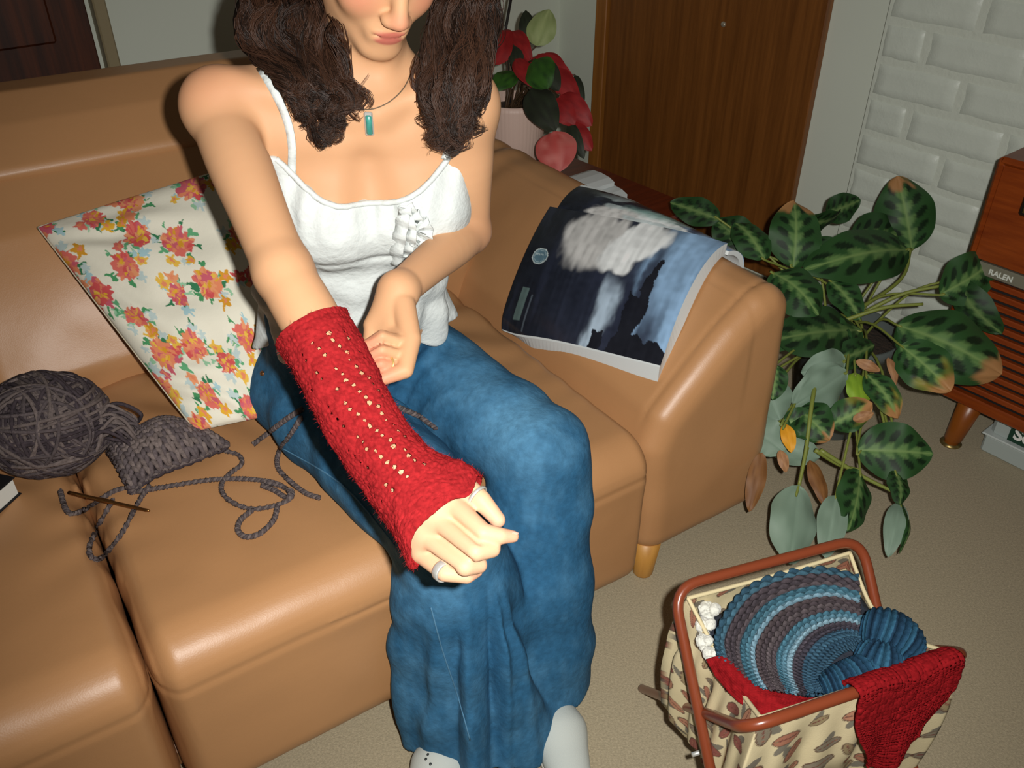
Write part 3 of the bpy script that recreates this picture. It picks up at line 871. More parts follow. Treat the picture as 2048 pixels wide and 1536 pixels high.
for pp in ([(478, 97), (500, 108), (545, 176), (574, 240), (584, 290), (584, 326), (584, 350)], [(893, 150), (902, 200), (900, 250), (895, 300), (890, 318)]):
    q = [p for p in (near_hit(x, y) for x, y in spline(np.array(pp, float), 30)) if p is not None]
    MB().add(*ribbon(q, A3(1, 0, .2), .0052)).build('strap', M_cotton, cami)
# neckline binding and the ruffled tie at the front
q = []
for x in np.linspace(-.193 - .118, -.193 + .112, 70):
    zc = float(neck_cut(A3(x, 1.1, 0)[None])[0]) * -1
    ys = np.arange(1.03, 1.26, .0015); i = np.stack([np.full(len(ys), (x - cm.lo[0]) / cm.h), (ys - cm.lo[1]) / cm.h, np.full(len(ys), (zc - .002 - cm.lo[2]) / cm.h)], -1).round().astype(int)
    k = np.nonzero(cm_uncut[i[:, 0], i[:, 1], i[:, 2]] < 0)[0]
    if len(k): q.append(A3(x, ys[k[0]], zc))
q = np.array(q); q[1:-1] = (q[:-2] + 2 * q[1:-1] + q[2:]) / 4
MB().add(*tube(q, .0042, 8)).build('neckline_binding', M_cotton, cami)
for (pp, hw, nm_) in (([(812, 412), (806, 440), (798, 480), (792, 520), (800, 540)], .010, 'ruffle'), ([(812, 412), (830, 436), (850, 455), (846, 480), (822, 505)], .012, 'ruffle'), ([(808, 415), (822, 460), (815, 500), (806, 525)], .009, 'ruffle')):
    q = [p for p in (hit(cm, x, y, off=.006) for x, y in spline(np.array(pp, float), 30)) if p is not None]
    q = np.array(q); q += np.outer(.003 * np.sin(np.arange(len(q)) * 1.1), nrm(A3(0, -1, .3)))
    MB().add(*ribbon(q, nrm(A3(1, -.5, .2)), hw, .0008)).build(nm_, M_cotton, cami)

# ------------------------------------------------------------------ red knitted fingerless sleeve
ax_px = np.array([(622, 655, 1.008, .0430, .0395), (655, 715, 1.000, .0425, .039), (700, 800, .988, .0415, .0375), (745, 875, .976, .0400, .035), (793, 938, .965, .0420, .036), (836, 986, .956, .0490, .036), (872, 1022, .947, .0570, .036), (890, 1043, .941, .0590, .032)])
NU, NV = 216, 300
axp = spline(np.array([np.r_[D(*q[:3]), q[3:]] for q in ax_px]), NV)
Pa, hwid, hdep = axp[:, :3], axp[:, 3], axp[:, 4]
T = np.gradient(Pa, axis=0); T /= np.linalg.norm(T, axis=1)[:, None]
view = np.array([nrm(p - C0) for p in Pa]); e1 = np.cross(T, view); e1 /= np.linalg.norm(e1, axis=1)[:, None]; e2 = np.cross(e1, T)   # e1 sideways in the picture, e2 away from the camera
th = np.arange(NU) * 2 * math.pi / NU
sl_len = np.r_[0, np.cumsum(np.linalg.norm(np.diff(Pa, axis=0), axis=1))]
TH, LL = np.meshgrid(th, sl_len, indexing='ij')
cir = 0.255
ncol = 46; sth = .0060
colp = TH / (2 * math.pi) * ncol; rowp = LL / sth
fr = np.mod(colp, 1) - .5
stitch = np.abs(np.cos(np.pi * (rowp + np.abs(fr) * 1.1))) * np.cos(np.pi * fr) ** .5
edge = np.exp(-LL / .004) + np.exp(-(sl_len[-1] - LL) / .004)
rad_off = .0009 * stitch + .0008 * vnoise(np.stack([TH * 14, LL * 320, LL * 0], -1), 23) + .0022 * np.sin(TH * 3 + LL * 30) * .6 + .0015 * vnoise(np.stack([TH * 3, LL * 60, LL * 0], -1), 3) + .0012 * edge
tt = LL / sl_len[-1]
ct, st_ = np.cos(TH), np.sin(TH)
Pg = Pa[None] + e1[None] * (ct * (hwid[None] + rad_off))[..., None] + e2[None] * (st_ * (hdep[None] + rad_off))[..., None]
sgn = 1 if e1[-1][0] > 0 else -1
sd = sgn * ct                                                     # +1 thumb side, -1 little-finger side
# the opening follows the knuckles: longer at the little finger and between thumb and index
Pg = Pg + T[-1][None, None] * ((sstep(.72, 1, tt) * (.020 * np.exp(-((sd + 1) / .30) ** 2) + .008 * np.exp(-((sd - .62) / .2) ** 2) - .008 * np.exp(-((sd - 1) / .16) ** 2) - .004))[..., None])
# lace eyelets in slanting rows
hole = np.zeros_like(TH, bool); hrn = np.random.default_rng(17); RS = .040
for k in range(13):
    l_ = .022 + hrn.uniform(0, .01)
    while l_ < sl_len[-1] * .80:
        th0 = k / 13 * 2 * math.pi + l_ * 6.5 + hrn.normal() * .035
        den = .5 + .5 * math.sin(l_ * 22 + k * 1.3)
        if hrn.uniform() < .45 + .5 * den:
            r_ = hrn.uniform(.0013, .0022) + .0016 * den * hrn.uniform(.3, 1)
            da = np.mod(TH - th0 + math.pi, 2 * math.pi) - math.pi
            hole |= ((da * RS) / 1.15) ** 2 + (LL - l_) ** 2 < r_ ** 2
        l_ += hrn.uniform(.0080, .0105)
keep = ~(hole[:, :-1] & np.roll(hole, -1, 0)[:, :-1])
fc = grid_faces(NU, NV, True, keep)
v2 = Pg.reshape(-1, 3)
col = srgb_np([140, 31, 34]) * (0.90 + .12 * stitch.reshape(-1, 1) + .14 * vnoise(np.stack([TH * 20, LL * 450, LL * 0], -1), 24).reshape(-1, 1))
slv = mesh_obj('knitted_sleeve', v2, fc, M_red, person, cols=col); slv['label'] = 'red lacy knitted fingerless sleeve'
md = slv.modifiers.new('thickness', 'SOLIDIFY'); md.thickness = .0022; md.offset = 0
# stray mohair fibres on the sleeve
fz = MB()
for k in range(4200):
    i = rng.integers(NU); j = rng.integers(NV)
    p = Pg[i, j]; n_ = nrm(p - Pa[j]); tn = nrm(rng.normal(size=3)); l_ = rng.uniform(.003, .008)
    d_ = nrm(n_ * .8 + tn); q = p + d_ * l_ ; m_ = p + d_ * l_ * .5 + tn * .0012; s_ = np.cross(d_, n_ + .01) * .00016
    fz.add([p - s_, p + s_, m_ + s_, m_ - s_, q], [(0, 1, 2, 3), (3, 2, 4)], srgb_np([172, 44, 48]))
fzo = fz.build('wool_fuzz', M_red, slv, cols=True); fzo['kind'] = 'stuff'

# ------------------------------------------------------------------ rings, necklace, earring, nails
def ring(c, axis, r, wdt, m, parent, stone=None):
    a = nrm(axis); u_ = nrm(np.cross(a, A3(.3, .2, 1))); w_ = np.cross(a, u_)
    pts = [c + (u_ * math.cos(t) + w_ * math.sin(t)) * r for t in np.linspace(0, 2 * math.pi, 33)]
    MBr = MB(); n = 33; q = []
    for i in range(n):
        d = nrm(pts[i] - c)
        for (ra, aa) in ((.0, -.5), (.0012, -.3), (.0012, .3), (.0, .5), (-.0004, 0)): q.append(c + d * (r + ra) + a * wdt * aa)
    f = [(5 * i + j, 5 * i + (j + 1) % 5, 5 * i + 5 + (j + 1) % 5, 5 * i + 5 + j) for i in range(n - 1) for j in range(5)]
    return mesh_obj('ring', q, f, m, parent)
r1 = ring(lerp(RH['pinky'][0], RH['pinky'][1], .90), RH['pinky'][1] - RH['pinky'][0], .0106, .0105, M_silver, person); r1['label'] = 'wide silver ring on the little finger'
r2 = ring(lerp(RTH[1], RTH[2], .86), RTH[2] - RTH[1], .0124, .0045, M_silver, person); r2['label'] = 'silver thumb ring'
r3 = ring(lerp(LH['ring'][1], LH['ring'][2], .55), LH['ring'][2] - LH['ring'][1], .0100, .0032, M_gold, person); r3['label'] = 'thin gold ring'
def nail(q, up):
    t = nrm(q[3] - q[2]); n_ = nrm(up - t * (up @ t)); s_ = np.cross(t, n_); c_ = q[3] - t * .002; v = []; nn = 7
    for i in range(nn):
        for j in range(5):
            a_ = (i / (nn - 1) - .5) * 2; b_ = (j / 4 - .5) * 2
            ln = .0055; hw_ = .0042 * math.sqrt(max(0.05, 1 - max(a_, 0) ** 2.5))
            v.append(c_ + t * a_ * ln + s_ * b_ * hw_ + n_ * (.0070 - .0022 * b_ * b_ - .0006 * a_))
    mesh_obj('fingernail', v, grid_faces(nn, 5), M_nail, person)
nail(RH['index'], nrm(A3(0, -.2, 1)))
nail(RTH, nrm(A3(.6, .2, .8)))
nk = [(668, 196), (700, 212), (738, 219), (775, 206), (806, 178), (824, 140), (838, 90)]
q = np.array([p for p in (hit(body, x, y, off=.0015) for x, y in spline(np.array(nk, float), 44)) if p is not None])
neck = MB().add(*tube(q, .00075, 6)).build('necklace_cord', M_cord, person)
pb = hit(body, 738, 247, off=.004)
pt_ = hit(body, 736, 224, off=.003); pe_ = hit(body, 740, 271, off=.004)
dv = nrm(pe_ - pt_); Lp = np.linalg.norm(pe_ - pt_); sx = nrm(np.cross(dv, A3(0, -1, .3)))
pen = mesh_obj('pendant', *box_vf((pt_ + pe_) / 2, sx, dv, np.cross(sx, dv), .0115, Lp, .006, .0018), M_silver, person, smooth=False)
mesh_obj('stone', *box_vf((pt_ + pe_) / 2 + nrm(C0 - pt_) * .0022 + dv * .0015, sx, dv, np.cross(sx, dv), .0085, Lp * .86, .006, .0022), M_turq, pen)
ea = Hd(.074, .004, -.045)
MB().add(*tube([Hd(.072, -.002, -.03), ea, ea - A3(0, 0, .012)], [.0012, .0035, .0022], 8)).build('earring', mat('pearl', srgb(226, 226, 210), .3), person)

# ------------------------------------------------------------------ shoes
def shoe(c, yawd, nm_):
    a_ = math.radians(yawd); fx = A3(math.sin(a_), -math.cos(a_), 0); sx_ = A3(math.cos(a_), math.sin(a_), 0)
    Fs = Field(c + A3(-.17, -.17, 0.002), c + A3(.17, .17, .16), .0045)
    Fs.cone(c - fx * .085 + A3(0, 0, .045), c + fx * .03 + A3(0, 0, .042), .034, .037, .02, sx_, 1.05)
    Fs.cone(c + fx * .03 + A3(0, 0, .042), c + fx * .105 + A3(0, 0, .032), .037, .028, .02, sx_, 1.3)
    Fs.cone(c - fx * .075 + A3(0, 0, .05), c - fx * .060 + A3(0, 0, .062), .036, .034, .03)
    Fs.op(c - .2, c + .2, lambda P: .012 - P[..., 2], 0, 'int')
    v, f = Fs.mesh(); so = mesh_obj('shoe', v, f, M_shoe, person)
    ou = []
    for t in np.linspace(0, 2 * math.pi, 40, endpoint=False):
        l = math.cos(t); w_ = math.sin(t); ou.append(c + fx * (.01 + .128 * l) + sx_ * (.042 + .006 * l) * w_ * (1 if abs(w_) < 2 else 1))
    ou = np.array(ou); v = np.vstack([ou + A3(0, 0, .001), ou + A3(0, 0, .020), [ou.mean(0) + A3(0, 0, .001)], [ou.mean(0) + A3(0, 0, .020)]])
    f = [(i, (i + 1) % 40, 40 + (i + 1) % 40, 40 + i) for i in range(40)] + [((i + 1) % 40, i, 80) for i in range(40)] + [(40 + i, 40 + (i + 1) % 40, 81) for i in range(40)]
    mesh_obj('sole', v, f, M_rubber, so)
    return so, Fs
s1, sf1 = shoe(A3(-.115, .880, 0), -14, 'r')
s2, sf2 = shoe(A3(.076, .945, 0), 12, 'l')
for (x_, y_) in ((852, 1518), (861, 1528), (856, 1509)):
    h_ = hit(sf1, x_, y_)
    if h_ is not None:
        v_, f_ = lathe([(0, .0012), (.0022, .001), (.0026, -.001)], h_, 10); mesh_obj('eyelet', v_, f_, M_darkrivet, s1)
# ================================================================== hair: scalp cap, inner locks, wavy strands, one mesh
hb = MB()
hf = Field(HC - .17, HC + .17, .005)
hf.ell(Hd(0, -.020, .030), (.083, .098, .088), HA, .02)
hf.op(HC - .2, HC + .2, lambda P: (((P - HC) @ fh) - .045 - .35 * ((P - HC) @ uh - .05)), 0, 'int')
hv, hfc = hf.mesh(); hb.add(hv, hfc, srgb_np([34, 22, 15]))
hr = np.random.default_rng(21)
def side_path(side, q, lay):
    """control points of one lock in front of the shoulder; q: outer 0 .. inner 1"""
    if side < 0:
        ys = [-170, -60, 0, 60, 108, 165]
        xo = [640, 540, 492, 480, 506, 560]; xi = [715, 690, 690, 674, 688, 697]
        ex = lerp(586, 726, q); ey = 196 + 20 * math.sin(math.pi * min(1, q * 1.05)) + (hr.uniform(30, 78) * math.sin(math.pi * min(1, q * 1.3)) if hr.uniform() < .36 else hr.uniform(-34, 18))
    else:
        ys = [-170, -60, 0, 80, 160]
        xo = [880, 965, 985, 984, 972]; xi = [800, 850, 878, 858, 842]
        ex = lerp(948, 858, q); ey = 205 + 72 * math.sin(math.pi * (0.22 + .66 * (1 - q))) + (hr.uniform(-50, -5) if hr.uniform() < .6 else hr.uniform(-10, 14))
    P = []
    for y, a, b in zip(ys, xo, xi):
        x = lerp(a, b, q)
        d = {0: 1.02, 1: 1.05}.get(ys.index(y), 1.085)
        P.append((x, y, d))
    P.append((ex, ey, 1.11))
    out = [Hd(side * lerp(.02, .01, q), -.01, .115)]
    for i, (x, y, d) in enumerate(P):
        if i >= 2:
            h_ = hit(body, x, max(y, 2)) if y > 0 else None
            lim = (np.linalg.norm(h_ - C0) / np.linalg.norm(ray(x, max(y, 2)))) if h_ is not None else 1.15
            d = min(1.14, lim - .008) - lay
        out.append(D(x, y, d))
    return np.array(out)
def wavy(P, n, amp, ph, wl):
    c_ = spline(P, n); T = np.gradient(c_, axis=0); N = np.cross(T, FW); N /= np.linalg.norm(N, axis=1)[:, None] + 1e-9; Bn = np.cross(T, N); Bn /= np.linalg.norm(Bn, axis=1)[:, None] + 1e-9; s_ = np.r_[0, np.cumsum(np.linalg.norm(np.diff(c_, axis=0), axis=1))]
    a_ = amp * sstep(.06, .26, s_)
    e_ = sstep(.62, 1.0, np.linspace(0, 1, n)); cw = s_ / .042 * 2 * math.pi + ph
    c_ = c_ + N * (e_ * .0055 * np.sin(cw))[:, None] + Bn * (e_ * .0055 * np.cos(cw))[:, None]
    return c_ + N * (a_ * np.sin(s_ / wl * 2 * math.pi + ph))[:, None] + Bn * (a_ * .7 * np.cos(s_ / wl * 2 * math.pi * .9 + ph * 1.7))[:, None]
for side in (-1, 1):
    for k in range(16):                                            # inner body of the mass
        q = (k + .5) / 16
        if side < 0 and q > .78: continue
        P = side_path(side, q, .006); P[-1] = lerp(P[-2], P[-1], .30)
        c_ = spline(P, 16); r_ = .013 * np.r_[np.full(9, 1.0), np.linspace(1, .2, 7)]
        hb.add(*tube(c_, r_, 7), srgb_np([26, 17, 12]))
    for lk in range(84):
        q = hr.uniform(0, 1); lay = hr.uniform(.010, .040) * (1 - .5 * abs(q - .5))
        P = side_path(side, q, lay); ph = hr.uniform(0, 6.28); wl = hr.uniform(.085, .125); amp = hr.uniform(.005, .011)
        tone = hr.uniform(0, 1)
        # end curl
        cdir = hr.uniform(-1, 1)
        tip = P[-1] + RT * (.018 * cdir) + UP * hr.uniform(-.014, .010)
        P = np.vstack([P, tip])
        for s_ in range(18):
            J = hr.normal(size=(len(P), 3)) * np.linspace(.0044, .0007, len(P))[:, None]
            J += hr.normal(size=3) * .0012
            c_ = wavy(P + J, 40, amp * hr.uniform(.92, 1.08), ph + hr.normal() * .12, wl)
            tn = np.clip(tone + hr.normal() * .2, 0, 1)
            col = srgb_np([26, 17, 12]) * (1 - tn) + srgb_np([62, 40, 28]) * tn
            hb.add(*tube(c_, np.r_[np.full(32, .00068), np.linspace(.0006, .0002, 8)], 3, False, FW), col)
# loose wisps
for pp in ([(690, 120, 1.12), (700, 160, 1.13), (716, 175, 1.13), (738, 150, 1.13)], [(690, 175, 1.13), (715, 185, 1.13), (735, 205, 1.14)], [(640, 215, 1.12), (652, 245, 1.13), (640, 275, 1.14), (622, 282, 1.15)], [(600, 200, 1.10), (598, 225, 1.11), (612, 240, 1.12), (632, 236, 1.13)], [(850, 195, 1.13), (828, 205, 1.15), (815, 200, 1.15)], [(860, 225, 1.13), (830, 240, 1.16), (850, 258, 1.15)], [(700, 90, 1.1), (702, 130, 1.12), (708, 150, 1.13)]):
    for s_ in range(5):
        c_ = spline(np.array([D(*p) for p in pp]) + hr.normal(size=3) * .0012, 18)
        hb.add(*tube(c_, np.linspace(.0006, .0002, 18), 3, False), srgb_np([62, 36, 24]))
hair = hb.build('hair', M_hair, person, cols=True); hair['label'] = 'long wavy dark brown hair'
# ================================================================== floral cushion
M_print = mat('printed_cotton', attr=True, rough=0.8, spec=0.2, bump=[('noise', 700, 0.25, 0.0008), ('noise', 30, 0.25, 0.004)])
def blob(U, V_, x, y, R, col, c, n=0, amp=0.0, ph=0.0, asp=1.0, ang=0.0):
    dx, dy = U - x, V_ - y; R1 = R * (1 + amp) + 1e-6
    ii = np.nonzero((np.abs(dx) < R1) & (np.abs(dy) < R1))[0]
    if len(ii) == 0: return
    dx, dy = dx[ii], dy[ii]; ca, sa = math.cos(ang), math.sin(ang)
    a, b = (dx * ca + dy * sa), (-dx * sa + dy * ca) * asp
    r = np.sqrt(a * a + b * b); t = np.arctan2(b, a)
    m = r < R * (1 - amp + amp * np.cos(n * t + ph))
    c[ii[m]] = col
NP = 300
uu, vv = np.meshgrid(np.linspace(0, 1, NP), np.linspace(0, 1, NP), indexing='ij')
U_, V_ = uu.ravel(), vv.ravel()
U0_, V0_ = U_, V_
_q = np.stack([U_, V_, U_ * 0], -1)
U_ = U_ + .010 * vnoise(_q * 28, 51) + .006 * vnoise(_q * 70, 52); V_ = V_ + .010 * vnoise(_q * 28, 53) + .006 * vnoise(_q * 70, 54)
fc_ = np.tile(srgb_np([230, 226, 208]), (NP * NP, 1))
pr = np.random.default_rng(5)
G = [srgb_np(q) for q in ([74, 148, 96], [98, 168, 120], [56, 124, 84], [150, 196, 160])]
PK = [srgb_np(q) for q in ([216, 110, 98], [224, 136, 98], [200, 94, 110], [228, 152, 108], [206, 84, 84])]
YL = [srgb_np(q) for q in ([222, 170, 50], [228, 184, 74], [210, 150, 44])]
BL = [srgb_np(q) for q in ([166, 200, 206], [188, 206, 204])]
spots = []
for _ in range(4000):
    x, y = pr.uniform(0, 1, 2)
    if all((x - a) ** 2 + (y - b) ** 2 > .165 ** 2 for a, b in spots): spots.append((x, y))
for (x, y) in spots:
    big = pr.uniform(.044, .068)
    for _ in range(8):
        a = pr.uniform(0, 6.28); rr = big * pr.uniform(1.0, 1.5)
        blob(U_, V_, x + rr * math.cos(a), y + rr * math.sin(a), pr.uniform(.018, .036), G[pr.integers(4)], fc_, 3, .3, pr.uniform(0, 6), pr.uniform(1.4, 2.4), a)
    for _ in range(2):
        a = pr.uniform(0, 6.28); rr = big * pr.uniform(1.1, 1.6)
        blob(U_, V_, x + rr * math.cos(a), y + rr * math.sin(a), pr.uniform(.020, .032), BL[pr.integers(2)], fc_, 5, .25, 0)
    main = PK[pr.integers(5)]
    n = int(pr.integers(9, 15)); ph = pr.uniform(0, 6)
    blob(U_, V_, x, y, big, main, fc_, n, .07, ph)
    for _ in range(22):
        a = pr.uniform(0, 6.28); rr = big * math.sqrt(pr.uniform(.05, .95)); blob(U_, V_, x + rr * math.cos(a), y + rr * math.sin(a), big * pr.uniform(.16, .30), PK[pr.integers(5)], fc_, 0, 0, 0, 1.7, a)
    for _ in range(12):
        a = pr.uniform(0, 6.28); rr = big * pr.uniform(.2, .8); blob(U_, V_, x + rr * math.cos(a), y + rr * math.sin(a), big * .16, (YL if pr.uniform() < .5 else PK)[pr.integers(3)], fc_, 0, 0, 0, 1.8, a)
    blob(U_, V_, x + big * pr.uniform(-.4, .4), y + big * pr.uniform(-.4, .4), big * .24, YL[pr.integers(3)], fc_, 6, .2, 0)
    for _ in range(2):
        a = pr.uniform(0, 6.28); rr = big * 1.45; x2, y2 = x + rr * math.cos(a), y + rr * math.sin(a); s_ = pr.uniform(.026, .038)
        blob(U_, V_, x2, y2, s_, YL[pr.integers(3)] if pr.uniform() < .6 else PK[pr.integers(5)], fc_, 5, .2, pr.uniform(0, 6)); blob(U_, V_, x2, y2, s_ * .45, PK[1], fc_, 5, .2, 0)
U_, V_ = U0_, V0_
cA, cB, cC, cD = D(76, 455, 1.64), D(520, 318, 1.70), D(560, 868, 1.56), D(392, 862, 1.535)
cC = cD + (cB - cA) * .55 + A3(.02, -.02, -.02)
nrmP = nrm(np.cross(cB - cA, cD - cA)); nrmP = nrmP if nrmP @ (C0 - cA) > 0 else -nrmP
bp = (cA[None] * ((1 - U_) * (1 - V_))[:, None] + cB[None] * (U_ * (1 - V_))[:, None] + cC[None] * (U_ * V_)[:, None] + cD[None] * ((1 - U_) * V_)[:, None])
puff = (np.clip(16 * U_ * (1 - U_) * V_ * (1 - V_), 0, 1) ** .42)
wr = .006 * np.sin(30 * (U_ * .5 - V_) + 4 * vnoise(np.stack([U_ * 4, V_ * 4, U_ * 0], -1), 2)) * sstep(.0, .2, puff) * (.3 + .7 * np.exp(-((U_ - .2) / .25) ** 2)) + .004 * vnoise(np.stack([U_ * 7, V_ * 7, U_ * 0], -1), 3)
fr_ = bp + nrmP * (.050 * puff + wr * puff)[:, None]
bk_ = bp - nrmP * (.040 * puff)[:, None]
gf = grid_faces(NP, NP)
cush = empty('floral_cushion', cD); tag(cush, 'square cushion in white cotton with pink, orange and yellow flower print', 'cushion')
mesh_obj('front', fr_, gf, M_print, cush, cols=fc_)
bk_i = np.arange(NP * NP).reshape(NP, NP)[::6, ::6]
bkv = bk_[bk_i.ravel()]; nb_ = bk_i.shape[0]
mesh_obj('back', bkv, grid_faces(nb_, nb_)[:, ::-1], M_print, cush, cols=fc_[bk_i.ravel()])
ed = np.r_[bk_i[:, 0], bk_i[-1, 1:], bk_i[::-1, -1][1:], bk_i[0, ::-1][1:]]
MB().add(*tube(bp[ed], .0022, 6)).build('piping', mat('cushion_piping', srgb(206, 196, 170), .8), cush)

# ================================================================== grey-brown wool: ball, swatch, loose yarn, hook
M_wool = mat('grey_brown_wool', attr=True, rough=0.95, spec=0.1, bump=[('noise', 500, 0.9, 0.0014)], var=(160, .30, 4))
WC = [srgb_np([88, 79, 80]), srgb_np([106, 95, 92]), srgb_np([66, 58, 62])]
SEATS = seat_fields
def on_seat(px, py, off=.003):
    p = hit_sofa(SEATS, px, py)
    return p + A3(0, 0, off)
yb = MB(); yr = np.random.default_rng(3)
base = on_seat(110, 985)
cY = base + A3(-.02, .075, .085)
R3 = A3(.098, .090, .082)
ev, ef = lathe([(1e-4, -1)] + [(math.cos(a), math.sin(a)) for a in np.linspace(-1.4, 1.4, 14)] + [(1e-4, 1)], (0, 0, 0), 28)
yb.add(ev * R3 * .93 + cY, ef, WC[2])
axes = [nrm(A3(.9, -.2, .3)), nrm(A3(-.2, .3, 1)), nrm(A3(.3, -.9, .4)), nrm(A3(.7, .6, .5)), nrm(A3(-.6, -.7, .5))]
for k in range(330):
    ax = axes[yr.integers(5)] + yr.normal(size=3) * .12; ax = nrm(ax)
    u_ = nrm(np.cross(ax, A3(.2, .5, .7))); w_ = np.cross(ax, u_)
    off = yr.uniform(-.75, .75); rc = math.sqrt(1 - off * off); st0 = yr.uniform(0, 6.28); ln = yr.uniform(1.2, 4.5)
    t = np.linspace(st0, st0 + ln, 26); lift = .94 + .10 * np.sin(np.linspace(0, math.pi, 26)) ** .6 + yr.uniform(-.02, .05)
    pts = cY + (ax * off + (u_ * np.cos(t)[:, None] + w_ * np.sin(t)[:, None]) * rc) * lift[:, None] * R3
    yb.add(*tube(pts, .0034, 5), WC[yr.integers(3)] * yr.uniform(.85, 1.15))
# the twisted end of the skein
tw = spline(np.array([cY + A3(.085, -.01, .0), cY + A3(.115, .0, .012), cY + A3(.135, .004, -.008), cY + A3(.13, .01, -.04)]), 20)
for k in range(26):
    o_ = yr.normal(size=3) * .010; yb.add(*tube(tw + o_ + np.outer(np.sin(np.linspace(0, 7, 20) + k), yr.normal(size=3)) * .004, .0034, 5), WC[yr.integers(3)])
# strands that loop over the front of the ball
ball = yb.build('yarn_ball', M_wool, None, cols=True); tag(ball, 'large loose ball of grey-brown wool at the left of the seat', 'yarn')

kq = [D(0, 0, 1)] * 4
k00, k10, k11, k01 = on_seat(222, 915, .004), on_seat(352, 862, .004), on_seat(458, 905, .004), on_seat(264, 990, .004)
nkx, nky = 11, 12
sw = MB()
def swp(a, b):
    p = k00 * (1 - a) * (1 - b) + k10 * a * (1 - b) + k11 * a * b + k01 * (1 - a) * b
    return p + A3(0, 0, .006 + .058 * math.sin(math.pi * (.03 + .94 * b)) ** .6 * math.sin(math.pi * (.05 + .90 * a)) ** .5 + .003 * math.sin(a * 9 + b * 5))
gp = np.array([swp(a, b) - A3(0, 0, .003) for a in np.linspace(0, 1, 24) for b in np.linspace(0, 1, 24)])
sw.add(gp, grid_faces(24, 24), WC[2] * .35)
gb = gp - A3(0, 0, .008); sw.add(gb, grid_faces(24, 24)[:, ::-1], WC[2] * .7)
for i in range(nkx):
    for j in range(nky):
        for s_ in (-1, 1):
            a0, b0 = (i + .5 + s_ * .40) / nkx, (j - .15) / nky; a1, b1 = (i + .5 + s_ * .08) / nkx, (j + 1.05) / nky
            pts = [swp(lerp(a0, a1, t), min(1, max(0, lerp(b0, b1, t)))) + A3(0, 0, .0045 * math.sin(math.pi * t)) for t in (0, .3, .6, 1)]
            sw.add(*tube(pts, .0046, 6), WC[yr.integers(2)] * yr.uniform(.95, 1.4))
# thick rolled edges of the swatch
for (a_, b_) in (((0, 1), (1, 1)), ((1, 0), (1, 1)), ((0, 0), (0, 1)), ((0, 0), (1, 0))):
    for rep in range(3):
        pts = [swp(lerp(a_[0], b_[0], t), lerp(a_[1], b_[1], t)) + A3(0, 0, -.004 * rep) + A3(.0025 * math.sin(t * 70 + rep * 2), .002 * math.cos(t * 70 + rep), .002 * math.sin(t * 60)) for t in np.linspace(0, 1, 60)]
        sw.add(*tube(pts, .0042, 5), WC[rep])
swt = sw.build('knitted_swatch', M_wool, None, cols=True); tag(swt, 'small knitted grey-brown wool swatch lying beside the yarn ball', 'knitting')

def yarn_px(pp, surf, n=110, r=.0026, lift=.0045, m=None):
    out = []
    for x, y in spline(np.array(pp, float), n):
        p = surf(x, y)
        if p is not None: out.append(p)
    out = np.array(out); out[1:-1] = (out[:-2] + out[1:-1] * 2 + out[2:]) / 4
    return out + A3(0, 0, lift)
yo = empty('loose_yarn', on_seat(500, 1020, 0)); tag(yo, 'loose loops of grey wool yarn trailing over the seat onto the jeans', 'yarn')
def seat_or_jean(x, y):
    a = hit(jn, x, y); b = hit_sofa(SEATS, x, y)
    if a is None: return b
    if b is None: return a
    return a if (a - C0) @ FW < (b - C0) @ FW else b
loops = [
 [(446, 905), (478, 914), (484, 932), (462, 950), (446, 968), (446, 990), (468, 1010), (505, 1022), (548, 1016), (578, 1004), (584, 988), (560, 976), (530, 968)],
 [(556, 1014), (548, 1044), (522, 1070), (494, 1078), (477, 1066), (482, 1044), (506, 1024)],
 [(262, 990), (330, 978), (420, 964), (490, 962), (550, 970), (585, 990)],
 [(228, 1002), (196, 1060), (180, 1098), (186, 1120), (206, 1118), (244, 1072), (276, 1012), (300, 975)],
 [(122, 985), (132, 1020), (146, 1032), (176, 1020), (222, 990), (250, 980)],
 [(508, 892), (540, 868), (575, 842), (606, 822)],
 [(604, 838), (586, 868), (560, 905), (556, 938), (580, 966), (612, 990), (640, 1000)],
 [(524, 975), (550, 985), (575, 1000), (585, 985)],
 [(800, 820), (840, 838), (874, 862)],
]
for i, lp in enumerate(loops):
    pts = yarn_px(lp, seat_or_jean if i in (2, 5, 6, 8) else (lambda x, y: hit_sofa(SEATS, x, y)))
    # two-ply twist
    T, N, Bn = frames(pts); t = np.r_[0, np.cumsum(np.linalg.norm(np.diff(pts, axis=0), axis=1))] / .011 * 2 * math.pi
    ys = MB()
    for s_ in (0, math.pi):
        ys.add(*tube(pts + N * np.sin(t + s_)[:, None] * .0023 + Bn * np.cos(t + s_)[:, None] * .0023, .0029, 6), WC[1] if s_ else WC[0] * .88)
    ys.build('strand', M_wool, yo, cols=True)
h0, h1 = on_seat(142, 996, .012), on_seat(302, 1031, .010)
hk = MB(); hp = np.array([lerp(h0, h1, t) for t in np.linspace(0, 1, 24)])
rr_ = np.full(24, .0034); rr_[20:23] = [.0030, .0026, .0030]; rr_[9:13] = .0042; rr_[23] = .0016
hk.add(*tube(hp, rr_, 10)); hko = hk.build('crochet_hook', mat('bronze_metal', srgb(150, 104, 58), .22, 0.9), None); tag(hko, 'thin bronze crochet hook under the knitted swatch', 'hook')
